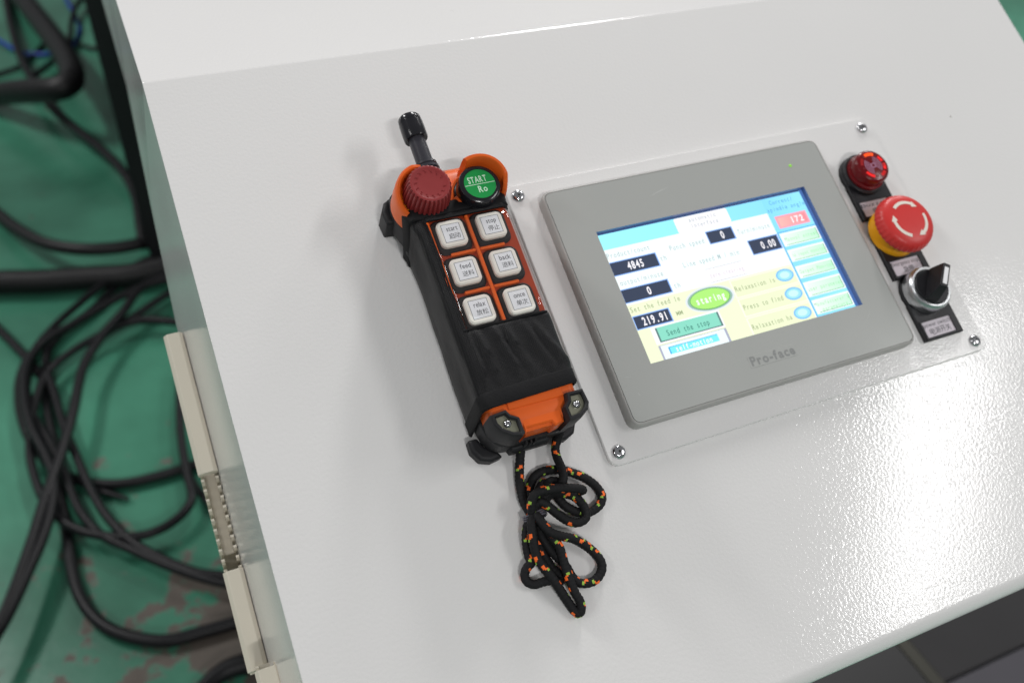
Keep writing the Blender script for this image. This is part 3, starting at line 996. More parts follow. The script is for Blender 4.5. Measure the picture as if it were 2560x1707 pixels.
    for k in range(14):
        a = radians(20 + k * 24.5)
        d = Vector((cos(a), sin(a))); e = Vector((-sin(a), cos(a)))
        c = Vector((UA - 16.6, 29.8)) + d * 7.8
        for (x, y, sx, sy) in ((0, 0, 1.5, 0.28), (0.6, 0.5, 0.3, 0.9), (-0.6, -0.3, 0.3, 0.7)):
            p = c + d * x + e * y
            q = [p - d * sx / 2 - e * sy / 2, p + d * sx / 2 - e * sy / 2, p + d * sx / 2 + e * sy / 2, p - d * sx / 2 + e * sy / 2]
            mb.prism([(w_.x, w_.y) for w_ in q], 51.5, 51.85)
    mb.build("raised_marks", KN, kn, smooth=0)
    # ---- green start button
    gc = (UA + 11.8, 26.6)
    mb = MB(org); mb.lathe(gc, [(12.2, 33), (12.2, 37), (11.6, 37.6), (11.9, 44.8), (11.4, 46.6), (10.2, 47.4), (9.2, 47.4), (8.9, 47.0)], 56)
    sb = mb.build("start_button", BLACK_GLOSS, t, smooth=40)
    mb = MB(org); mb.lathe(gc, [(9.0, 46.6), (8.9, 47.1)], 48)
    mb.build("green_face", mat("start_green", lin(26, 150, 72), rough=0.35, spec=0.45), sb, smooth=20)
    mb = MB(org)
    mb.flat([(gc[0] - 8.6, gc[1] - 0.35), (gc[0] + 8.6, gc[1] - 0.35), (gc[0] + 8.6, gc[1] + 0.05), (gc[0] - 8.6, gc[1] + 0.05)], 47.16)
    put_text(mb, "START", gc[0] - 6.2, gc[0] + 4.6, gc[1] + 2.8, 3.7, 47.16, bold=0.025, mono=False)
    put_text(mb, "Ro", gc[0] - 2.0, gc[0] + 3.1, gc[1] - 3.3, 3.7, 47.16, bold=0.025, mono=False)
    mb.build("lettering", mat("start_lettering", lin(196, 232, 204), rough=0.5), sb, smooth=0)
    # ---- antenna
    au = UA - 7.6; aw = 29.0
    mb = MB(org)
    def alathe(prof, n=36):
        vs, fs = [], []
        for (r, v) in prof:
            for i in range(n):
                a = 2 * pi * i / n
                vs.append((au + r * cos(a), v, aw + r * sin(a)))
        for k in range(len(prof) - 1):
            for i in range(n):
                j = (i + 1) % n
                fs.append((k * n + i, k * n + j, (k + 1) * n + j, (k + 1) * n + i))
        fs.append(tuple(range(n))); tt = (len(prof) - 1) * n
        fs.append(tuple(range(tt + n - 1, tt - 1, -1)))
        mb.add(vs, fs)
    alathe([(7.2, 44), (7.2, 48.2), (6.0, 48.6), (6.0, 49.4), (7.0, 49.8), (7.0, 51.4), (5.9, 51.8), (5.9, 52.5), (6.5, 52.9), (6.4, 54.2), (4.9, 54.8), (4.8, 73)])
    an = mb.build("antenna", mat("antenna_satin_black", lin(54, 54, 61), rough=0.34, spec=0.5), t, smooth=35)  # black lifted to blue-grey: the sheen is put into the colour
    mb = MB(org)
    alathe([(5.0, 71.0), (6.6, 70.8), (6.9, 71.6), (7.0, 77.0), (6.9, 81.6), (6.6, 81.9), (6.75, 82.3), (6.55, 85.0), (5.7, 86.1), (3.6, 86.6), (0.4, 86.7)])
    mb.build("antenna_cap", BLACK_GLOSS, an, smooth=35)
    # ---- keypad
    names = [("start", "启动"), ("stop", "停止"), ("feed", "送料"), ("back", "退料"), ("relax", "放松"), ("once", "单次")]
    CAPM = mat("key_ivory", lin(241, 237, 228), rough=0.42, spec=0.45, var=0.02, vscale=200)
    KR = mat("keypad_rubber", lin(38, 37, 38), rough=0.5, spec=0.4)
    CARD = mat("key_card", lin(240, 242, 246), rough=0.45)
    KINK = mat("key_ink", lin(70, 72, 78), rough=0.6)
    for i, (en, zh) in enumerate(names):
        a = -11.3 if i % 2 == 0 else 11.3
        v = 3.3 - 22.7 * (i // 2)
        x, y = UA + a, v
        mb = MB(org)
        mb.prism(rrect(x - 7.5, y - 7.6, x + 7.5, y + 7.6, 3.0, 5), 39.0, 43.0, 0.8)
        kb = mb.build("push_button", CAPM, t, smooth=40)
        kb["label"] = "ivory key printed " + en
        mb = MB(org)
        mb.prism(rrect(x - 10.1, y - 10.5, x + 10.1, y + 10.2, 4.6, 5), 37.6, 40.2, 1.2)
        mb.build("rubber_surround", KR, kb, smooth=40)
        mb = MB(org); mb.flat(rrect(x - 5.3, y - 5.4, x + 5.3, y + 5.4, 0.15, 1), 43.05)
        mb.build("label_card", CARD, kb, smooth=0)
        mb = MB(org)
        mb.ring(rrect(x - 5.2, y - 5.3, x + 5.2, y + 5.3, 0.1, 1), rrect(x - 5.0, y - 5.1, x + 5.0, y + 5.1, 0.1, 1), 43.06, 43.09)
        half = {"start": 3.1, "stop": 2.8, "feed": 3.0, "back": 3.2, "relax": 3.2, "once": 3.2}[en]
        put_text(mb, en, x + 0.4 - half, x + 0.4 + half, y + 2.5, 2.7, 43.1, mono=False, bold=0.004)
        put_text(mb, zh, x - 2.6, x + 4.0, y - 1.9, 3.3, 43.1, cjk=True)
        mb.build("lettering", KINK, kb, smooth=0)
    mb = MB(org)
    for (x0, y0, x1, y1) in ((-1.0, -51.5, 1.0, 13.0), (-15.4, -8.9, -1.2, -7.3), (1.2, -8.9, 15.6, -7.3), (-15.4, -31.6, -1.2, -30.0), (1.2, -31.6, 15.6, -30.0), (-23.2, -51.5, -21.2, 13.0)):
        mb.prism(rrect(UA + x0, y0, UA + x1, y1, 0.7, 2), 37.6, 41.2, 0.5)
    mb.build("keypad_rib", ORANGE, t, smooth=30)
    mb = MB(org); mb.prism(rrect(UA - 24.0, -52.5, UA + 24.6, 14.5, 2.0, 3), 37.0, 38.25, 0.3)
    mb.build("keypad_dull_plate", mat("keypad_orange_dulled", lin(170, 62, 30), rough=0.4, var=0.12, vscale=60), t, smooth=30)  # added plate: orange darkened to stand for the film's dulling
    # ---- fabric sleeve
    def wt(v): return interp([(24, 37.6), (18, 39.0), (10, 40.6), (-50, 40.6), (-60, 40.0), (-92, 39.8)], v)
    colsT = [-1 + k * (1 / 6.0) for k in range(0, 7)]
    def ring_pts(v, off=0.0):
        """open profile from the lower left up, over the top and down the right"""
        hw = interp(HW, v) + 1.0 + off; hr = interp(HWR, v) + 1.0 + off; z1 = wt(v) + off
        r = 4.6
        P = []
        for k in range(9): P.append((-hw, 3.6 + (z1 - r - 3.6) * k / 8.0))
        for k in range(1, 7):
            a = radians(180 - 90 * k / 6.0); P.append((-hw + r + r * cos(a), z1 - r + r * sin(a)))
        xl = -hw + r; xr = hr - r
        P.append((-22.6, z1)) if xl < -22.6 - 0.05 else P.append((xl + 0.05, z1))
        for k in range(1, 24): P.append((-22.5 + (xr + 22.5) * k / 24.0, z1))
        for k in range(0, 7):
            a = radians(90 - 90 * k / 6.0); P.append((xr + r * cos(a), z1 - r + r * sin(a)))
        for k in range(1, 9): P.append((hr, z1 - r - (z1 - r - 3.6) * k / 8.0))
        return P
    ref = ring_pts(0)
    NC = len(ref)
    WIN0, WIN1 = 15, 50
    def vtop(j):                                            # the opening dips down along the left flank
        if j < 9: return 12.5 + 1.15 * j
        if j < 15: return 22.0
        return interp([(47, 21.0), (30, 23.6), (15, 22.6)][::1], j) if j > 15 else 22.4
    def vbot(j):
        if j < 9: return -96.5 + 0.35 * j
        if j < 15: return -93.8 + 0.1 * (j - 9)
        return -93.2 + 1.8 * (j - 15) / 32.0
    rows = []
    vl = [1.0, 0.93, 0.86]
    vs_list = [13.5 - (13.5 + 51.5) * k / 22.0 for k in range(23)]
    lower = [-51.5 - (41.5) * k / 18.0 for k in range(1, 19)]
    upper = [22, 19.5, 16.5]
    allv = upper + vs_list + lower
    mb = MB(org); V = []; F = []
    def wr(u, v, w):
        a = noise.noise(Vector((u * 0.09, v * 0.035, w * 0.06))) * 0.9
        b_ = noise.noise(Vector((u * 0.22 + 7, v * 0.05, w * 0.14))) * 0.45
        c = noise.noise(Vector((u * 0.5 + 3, v * 0.5, w * 0.5))) * 0.12
        f = 0.0
        if v < -50 and w > 30:                              # slack folds in the pocket below the window
            for (u0, v0, du, s, h) in ((-17, -56, 0.16, 1.6, 1.3), (-6, -60, 0.20, 2.0, 1.5), (3, -72, 0.30, 1.5, 1.2), (9, -56, 0.30, 2.2, 1.1), (17, -62, 0.42, 1.6, 1.2), (-21, -70, 0.05, 1.5, 1.0)):
                d = u - (u0 - du * (v - v0))
                f += 1.05 * h * math.exp(-(d / s) ** 2) * min(1, max(0, (-51 - v) / 6)) * min(1, max(0, (v + 86.5) / 9))
        return a + b_ + c + f
    grid = []
    for iv, v0 in enumerate(allv):
        row = []
        for j in range(NC):
            v = v0
            if iv < 3: v = 13.5 + (vtop(j) - 13.5) * (3 - iv) / 3.0
            elif v0 < -51.5:
                f = (v0 + 51.5) / (-93.0 + 51.5)
                v = -51.5 + (vbot(j) + 51.5) * f
            a, w = ring_pts(v)[j]
            k = wr(a, v, w) * (1.0 + 0.5 * min(1, max(0, (-54 - v) / 8.0)) * min(1, max(0, (v + 86) / 8.0))) * (0.35 if v < -86 else 1.0)
            if iv >= 3 and iv < 26 and WIN0 <= j <= WIN1: k *= 0.25
            if j < 10: da, dw = -max(-0.5, k), 0
            elif j > 41: da, dw = max(-0.5, k), 0
            else: da, dw = 0, max(-0.3, k)
            row.append(len(V)); V.append((UA + a + da, v, w + dw))
        grid.append(row)
    for i in range(len(allv) - 1):
        inwin = 3 <= i < 25
        for j in range(NC - 1):
            if inwin and WIN0 <= j < WIN1: continue
            F.append((grid[i][j], grid[i + 1][j], grid[i + 1][j + 1], grid[i][j + 1]))
    mb.add(V, F)
    sl = mb.build("fabric_sleeve", FABRIC, t, smooth=60)
    so = sl.modifiers.new("thickness", 'SOLIDIFY'); so.thickness = 0.0008; so.offset = 1.0
    # window film, softly bulging over the keys
    mb = MB(org); V2, F2, g2 = [], [], []
    for i in range(3, 26):
        row = []
        for j in range(WIN0, WIN1 + 1):
            p = Vector(V[grid[i][j]])
            fi = (i - 3) / 22.0; fj = (j - WIN0) / float(WIN1 - WIN0)
            blg = 3.6 * (1 - (2 * fi - 1) ** 6) * (1 - (2 * min(1, fj * 1.18) - 1) ** 6)
            p.z += max(0, blg) + 0.25
            if fj > 0.86: p.x += 0.9 * (1 - (2 * fi - 1) ** 4)
            row.append(len(V2)); V2.append(p)
        g2.append(row)
    for i in range(len(g2) - 1):
        for j in range(len(g2[0]) - 1):
            F2.append((g2[i][j], g2[i + 1][j], g2[i + 1][j + 1], g2[i][j + 1]))
    mb.add(V2, F2)
    mb.build("window_film", film_mat(), sl, smooth=80)
    # bound edges of the sleeve
    def hem(path_fn, width, up, m):
        mb = MB(org); V3, F3 = [], []
        for j in range(NC):
            v = path_fn(j)
            ln = [(v + up, 0.2), (v + up, 1.1), (v + up - width * 0.1, 1.5), (v + up - width * 0.5, 1.35), (v + up - width * 0.9, 1.5), (v + up - width, 1.0), (v + up - width, 0.2)]
            for (vv, off) in ln:
                a, w = ring_pts(max(-104, vv), off + 0.25 * noise.noise(Vector((j * 0.6, vv * 0.3, off))))[j]
                V3.append((UA + a, vv, w))
        m_ = 7
        for j in range(NC - 1):
            for i in range(m_ - 1):
                F3.append((j * m_ + i, j * m_ + i + 1, (j + 1) * m_ + i + 1, (j + 1) * m_ + i))
        F3.append(tuple(range(m_))); F3.append(tuple(range((NC - 1) * m_ + m_ - 1, (NC - 1) * m_ - 1, -1)))
        mb.add(V3, F3)
        mb.build("hem", m, sl, smooth=50)
    hem(vtop, 7.6, 1.2, HEM)
    hem(vbot, 8.4, 7.6, HEM)
    # stitched edge along the pocket below the window
    mb = MB(org)
    pts = []
    for j in range(13, 43):
        p = Vector(V[grid[25][j]]); pts.append((p.x, p.y + 0.2, p.z + 0.5))
    mb.tube(pts, 0.75, 8)
    pts = []
    for i in range(3, 26):
        p = Vector(V[grid[i][WIN0]]); pts.append((p.x - 0.2, p.y, p.z + 0.35))
    mb.tube(pts, 0.6, 8)
    mb.build("window_seam", HEM, sl, smooth=60)
    # ---- corner pads with steel plates and screws
    OLIVE = mat("pad_steel", lin(146, 146, 128), rough=0.42, metal=0.55, rvar=0.1, vscale=150)
    def pad(poly, plate_, sc):
        poly = shifted(poly); plate_ = shifted(plate_)
        def ccw(p):
            s = sum(p[i - 1][0] * p[i][1] - p[i][0] * p[i - 1][1] for i in range(len(p)))
            return p if s > 0 else p[::-1]
        poly = ccw(poly)
        mb = MB(org)
        n = len(poly)
        inn = inset(poly, 2.3)
        rows = [(inset(poly, 1.2), 20), (poly, 26), (poly, 41.6), (inset(poly, 0.7), 43.0), (inset(poly, 1.6), 43.2), (inn, 42.4), (inn, 40.4)]
        vs = [(p[0], p[1], z) for lp, z in rows for p in lp]; fs = []
        for k in range(len(rows) - 1):
            for i in range(n):
                j = (i + 1) % n
                fs.append((k * n + i, k * n + j, (k + 1) * n + j, (k + 1) * n + i))
        fs.append(tuple(range(n - 1, -1, -1)))
        mb.add(vs, fs)
        pd = mb.build("corner_pad", RUBBER, t, smooth=40)
        mb = MB(org); mb.prism(inset(poly, 2.1), 39.4, 40.8)
        mb.build("steel_plate", OLIVE, pd, smooth=0)
        screw = MB(org); screw.lathe((UA + sc[0], sc[1]), [(2.1, 40.7), (2.1, 41.6), (1.7, 42.3), (1.0, 42.6), (0.7, 42.1), (0, 42.0)], 20)
        screw.build("screw", CHROME, pd, smooth=45)
    pad([(-25.4, -97.8), (-16.5, -97.0), (-14.9, -100.2), (-11.0, -102.6), (-10.8, -110.8), (-12.8, -112.5), (-17.8, -111.2), (-22.8, -107.6), (-25.2, -103.4)], [], (-17.9, -104.2))
    pad([(16.8, -97.0), (26.6, -97.2), (27.4, -104.8), (25.6, -108.4), (20.8, -111.4), (13.2, -112.0), (13.0, -104.0), (16.0, -101.2)], [], (20.6, -104.3))
    # ---- feet and shoulder bumpers touching the console
    def bump(poly, z0, z1, name="bumper"):
        mb = MB(org)
        poly = shifted(poly)
        mb.prism(poly, z0, z1, 1.4)
        return mb.build(name, RUBBER, t, smooth=40, bevel=0.8, seg=3)
    bump([(-30.6, -99.4), (-30.8, -106.0), (-27.6, -111.6), (-22.0, -113.8), (-15.2, -112.8), (-17.5, -108.8), (-23.0, -105.0), (-25.6, -99.4)], 0.2, 8.5)
    bump([(15.2, -112.8), (22.0, -113.8), (27.6, -111.6), (30.8, -106.0), (30.6, -99.4), (25.6, -99.4), (23.0, -105.0), (17.5, -108.8)][::1], 0.2, 8.5)
    bump([(-30.0, 28.5), (-36.4, 28.8), (-37.2, 37.0), (-34.4, 42.6), (-28.5, 45.8), (-27.0, 40.0)][::-1], 0.2, 17)
    bump([(30.0, 28.5), (36.4, 28.8), (37.2, 37.0), (34.4, 42.6), (28.5, 45.8), (27.0, 40.0)], 0.2, 17)
    # cord bar moulded into the tail
    mb = MB(org)
    mb.prism(shifted([(-12, -113.5), (10, -113.5), (12, -108), (-14, -108)]), 7, 15, 1.5)
    for k in range(3):
        mb.box((UA - 5.5 + k * 2.6, -113.0, 15), (UA - 4.2 + k * 2.6, -109.5, 22))
    mb.build("cord_bar", RUBBER, t, smooth=30, bevel=0.5)
remote()

# ------------------------------------------------------------------ wrist lanyard
def lanyard():
    strands = LANYARD
    org = (-78, -150, 0)
    t = thing("lanyard", "black braided cord lanyard with orange and green flecks bundled below the remote", "lanyard", org)
    BL = mat("cord_black", lin(24, 24, 26), rough=0.7, spec=0.3, var=0.3, vscale=900, bump=0.3, bscale=1500, bdist=0.0003)
    OR = mat("cord_orange", lin(255, 112, 36), rough=0.6)
    GR = mat("cord_green", lin(150, 190, 70), rough=0.6)
    n = 16; r = 2.35; step = 0.62
    rng = random.Random(3)
    for si, pts in enumerate(strands):
        P = smooth_path(pts, step)
        vs, fs, mi = [], [], []
        t0 = (P[1] - P[0]).normalized()
        x = t0.cross(Vector((0, 0, 1)))
        x = x.normalized() if x.length > 1e-6 else Vector((1, 0, 0))
        tw = rng.random() * 6
        for k, p in enumerate(P):
            tg = (P[min(k + 1, len(P) - 1)] - P[max(k - 1, 0)]).normalized()
            x = (x - tg * x.dot(tg)).normalized()
            y = tg.cross(x)
            for i in range(n):
                a = 2 * pi * i / n
                rr = r * (1 + 0.10 * sin(4 * a + k * 0.9) * sin(4 * a - k * 0.9))
                vs.append(p + x * (rr * cos(a)) + y * (rr * sin(a)))
        for k in range(len(P) - 1):
            for i in range(n):
                j = (i + 1) % n
                fs.append((k * n + i, k * n + j, (k + 1) * n + j, (k + 1) * n + i))
                # flecks: two yarns running round the braid in opposite turns
                m = 0
                for (ph, sense) in ((0, 1), (9, -1)):
                    per = 18
                    kk = k + ph + int(tw * 3)
                    c, q = divmod(kk, per)
                    pos = (c * 5 * sense + si * 3 + (0 if sense > 0 else 8) + rng_hash(c, sense)) % n
                    if q < 4:
                        off = (i - pos - sense * (q // 3)) % n
                        if off in (0, 1) : m = 1
                    elif q < 6:
                        off = (i - pos - sense * 2) % n
                        if off in (0, 1): m = 2
                mi.append(m)
        fs.append(tuple(range(n - 1, -1, -1))); mi.append(0)
        tt = (len(P) - 1) * n
        fs.append(tuple(range(tt, tt + n))); mi.append(0)
        mb = MB(org); mb.v = vs; mb.f = fs; mb.mi = mi
        mb.build("cord", [BL, OR, GR], t, smooth=80)
    # clear twist tie
    mb = MB(org)
    TIE = mat("clear_tie", lin(86, 84, 94), rough=0.15, spec=0.7, coat=0.5)
    c = TIE_AT
    for k in range(3):
        ring = []
        for i in range(25):
            a = 2 * pi * i / 24
            ring.append((c[0] + 6.4 * cos(a), c[1] + (k - 1) * 1.1 + 0.5 * sin(a * 2), 6.0 + 5.2 * sin(a)))
        mb.tube(ring, 0.55, 6)
    mb.build("twist_tie", TIE, t)
def rng_hash(c, s):
    return int(abs(sin(c * 12.9898 + s * 4.1) * 43758.5)) % 7
LANYARD = [
    [(-88.8, -103.6, 16.0), (-89.9, -108.6, 12.0), (-90.7, -112.9, 8.0), (-92.6, -119.3, 4.0), (-94.8, -125.7, 3.0), (-96.2, -131.7, 3.0), (-97.2, -138.0, 4.0), (-96.7, -143.5, 5.0), (-95.7, -146.8, 6.0)],
    [(-66.9, -105.2, 22.0), (-67.0, -108.2, 16.0), (-68.4, -111.7, 10.0), (-71.0, -115.9, 7.0), (-72.2, -120.5, 7.0), (-72.8, -125.7, 9.0), (-73.5, -130.1, 11.0), (-75.2, -134.7, 12.0), (-77.4, -137.1, 10.0), (-81.2, -138.4, 7.0), (-86.1, -141.1, 6.0), (-91.8, -144.1, 6.0), (-95.0, -147.0, 6.0)],
    [(-96.2, -146.2, 4.0), (-95.0, -140.8, 3.0), (-92.8, -135.1, 3.0), (-90.0, -130.4, 3.0), (-85.7, -126.8, 3.0), (-79.4, -126.0, 3.0), (-72.3, -127.5, 3.0), (-66.7, -130.7, 3.0), (-60.7, -135.3, 3.0), (-56.1, -141.0, 3.0), (-54.3, -147.3, 3.0), (-56.4, -151.5, 3.0), (-61.2, -153.7, 3.0), (-66.5, -154.0, 3.0), (-71.5, -151.4, 3.0), (-75.9, -147.7, 4.0), (-78.0, -143.5, 4.0), (-79.0, -139.6, 4.0), (-80.7, -136.5, 5.0), (-82.8, -132.5, 6.0), (-86.0, -133.4, 7.0), (-90.4, -138.4, 7.0), (-93.6, -146.4, 5.0)],
    [(-96.0, -147.1, 8.0), (-94.5, -143.3, 10.0), (-91.5, -142.0, 12.0), (-87.7, -145.6, 11.0), (-83.3, -150.9, 9.0), (-78.6, -155.4, 7.0), (-73.3, -157.7, 6.0), (-68.5, -156.4, 6.0), (-67.3, -151.6, 6.0), (-68.8, -146.4, 6.0), (-72.3, -142.5, 6.0), (-77.3, -140.2, 6.0), (-83.3, -138.8, 8.0), (-89.3, -140.8, 9.0), (-94.1, -147.1, 7.0)],
    [(-97.0, -147.0, 9.0), (-96.3, -141.1, 13.0), (-93.2, -137.8, 15.0), (-87.7, -137.6, 16.0), (-79.6, -138.8, 15.0), (-72.6, -140.7, 14.0), (-67.8, -142.2, 12.0), (-65.5, -142.6, 8.0), (-67.6, -142.1, 5.0), (-73.4, -140.5, 4.0), (-81.3, -136.4, 7.0), (-84.1, -134.2, 8.0), (-80.2, -133.0, 8.0), (-76.6, -134.5, 8.0)],
    [(-96.6, -146.3, 7.0), (-99.4, -149.5, 6.0), (-101.9, -153.9, 5.0), (-103.5, -159.4, 4.0), (-104.5, -165.2, 4.0), (-104.8, -169.1, 5.0), (-107.4, -170.7, 4.0), (-109.6, -173.6, 3.0), (-109.4, -177.4, 3.0), (-106.4, -179.7, 3.0), (-102.0, -180.0, 4.0), (-97.7, -180.8, 5.0), (-94.1, -182.6, 4.0), (-92.0, -182.0, 3.0), (-92.3, -178.9, 3.0), (-94.2, -175.2, 3.0), (-96.0, -169.3, 3.0), (-96.7, -163.9, 4.0), (-96.7, -157.9, 5.0), (-94.6, -146.9, 5.0)],
    [(-96.2, -146.9, 9.0), (-99.3, -150.5, 11.0), (-101.0, -156.2, 11.0), (-101.9, -162.5, 10.0), (-101.9, -168.4, 9.0), (-100.4, -174.1, 9.0), (-97.9, -180.0, 8.0), (-95.4, -186.6, 6.0), (-93.1, -192.7, 4.0), (-91.2, -198.0, 3.0), (-89.3, -200.5, 3.0), (-87.6, -199.0, 4.0), (-87.1, -195.2, 5.0), (-88.4, -190.4, 6.0), (-89.1, -184.3, 7.0), (-89.3, -177.6, 8.0), (-89.1, -171.0, 9.0), (-89.4, -165.8, 10.0), (-91.4, -160.5, 10.0), (-93.2, -154.6, 10.0), (-94.1, -147.9, 9.0)],
    [(-95.7, -147.4, 11.0), (-94.9, -152.3, 13.0), (-92.3, -158.2, 13.0), (-87.2, -161.5, 11.0), (-80.1, -164.7, 8.0), (-74.2, -169.3, 5.0), (-69.8, -174.7, 3.0), (-68.1, -179.9, 3.0), (-69.2, -184.1, 3.0), (-73.3, -187.4, 3.0), (-78.2, -188.2, 3.0), (-83.3, -186.5, 3.0), (-85.9, -182.5, 3.0), (-87.3, -176.9, 4.0), (-89.6, -172.5, 5.0), (-92.7, -167.0, 6.0), (-94.9, -161.2, 7.0), (-95.9, -155.6, 8.0), (-94.2, -147.4, 7.0)],
]
TIE_AT = (-94.8, -147.3)

lanyard()

# ------------------------------------------------------------------ slotted wire ducts on the console's left side
CREAM = mat("duct_cream", lin(216, 209, 193), rough=0.5, spec=0.4, var=0.03, vscale=30)
def duct(label, u0, u1, v_hi, v_lo, w0, w1, lids):
    """u0 inner edge at the console, u1 outer edge; open top faces w; lids = list of (v_hi, v_lo)"""
    org = ((u0 + u1) / 2, (v_hi + v_lo) / 2, w0)
    t = thing("wire_duct", label, "wire duct", org, group="wire ducts on the console side")
    mb = MB(org); mb.box((u1, v_lo, w0), (u0, v_hi, w0 + 2.0))
    mb.build("channel_floor", CREAM, t, smooth=0)
    pit = 6.4
    n = int((v_hi - v_lo) / pit)
    me = {}
    for side, (a, b) in (("inner", (u0 - 2.0, u0)), ("outer", (u1, u1 + 1.4))):
        for k in range(n):
            vc = v_hi - (k + 0.5) * pit
            if side not in me:
                q = MB((0, 0, 0))
                hh = w1 - w0 - 5.5
                poly = [(-2.6, 0), (2.6, 0), (2.6, hh * 0.4), (0.7, hh), (-0.7, hh), (-2.6, hh * 0.4)]
                vs = [(0, p[0], p[1]) for p in poly] + [(2.0, p[0], p[1]) for p in poly]
                fs = [tuple(range(6)), tuple(range(11, 5, -1))] + [(i, (i + 1) % 6, 6 + (i + 1) % 6, 6 + i) for i in range(6)]
                q.add(vs, fs)
                o = q.build("finger", CREAM, t, smooth=0)
                me[side] = o.data
            else:
                o = bpy.data.objects.new("finger", me[side]); COL.objects.link(o); o.parent = t
            o.location = (Vector((a, vc, w0 + 2.0)) - Vector(org)) * MM
    for (h, l) in lids:
        mb = MB(org)
        wd_ = u0 - u1
        sec = [(u1 - 0.9, w1 - 7), (u1 - 0.9, w1 - 2.2), (u1 + 1.4, w1 + 0.6), (u0 - 1.8, w1 + 0.6), (u0 + 0.5, w1 - 1.6), (u0 + 0.5, w1 - 7)]
        vs = [(p[0], h, p[1]) for p in sec] + [(p[0], l, p[1]) for p in sec]
        m = len(sec)
        fs = [(i, (i + 1) % m, m + (i + 1) % m, m + i) for i in range(m)] + [tuple(range(m)), tuple(range(2 * m - 1, m - 1, -1))]
        mb.add(vs, fs)
        mb.build("lid", CREAM, t, smooth=30, bevel=0.4)
duct("cream slotted duct with a gap between its lids showing the comb of fingers", -239.6, -250.3, 50, -168, -146, -118, [(50, -46), (-108, -168)])
duct("nearer cream slotted duct with chamfered end at the bottom of the console side", -234.5, -246.5, -166, -330, -118, -84, [(-170, -330)])

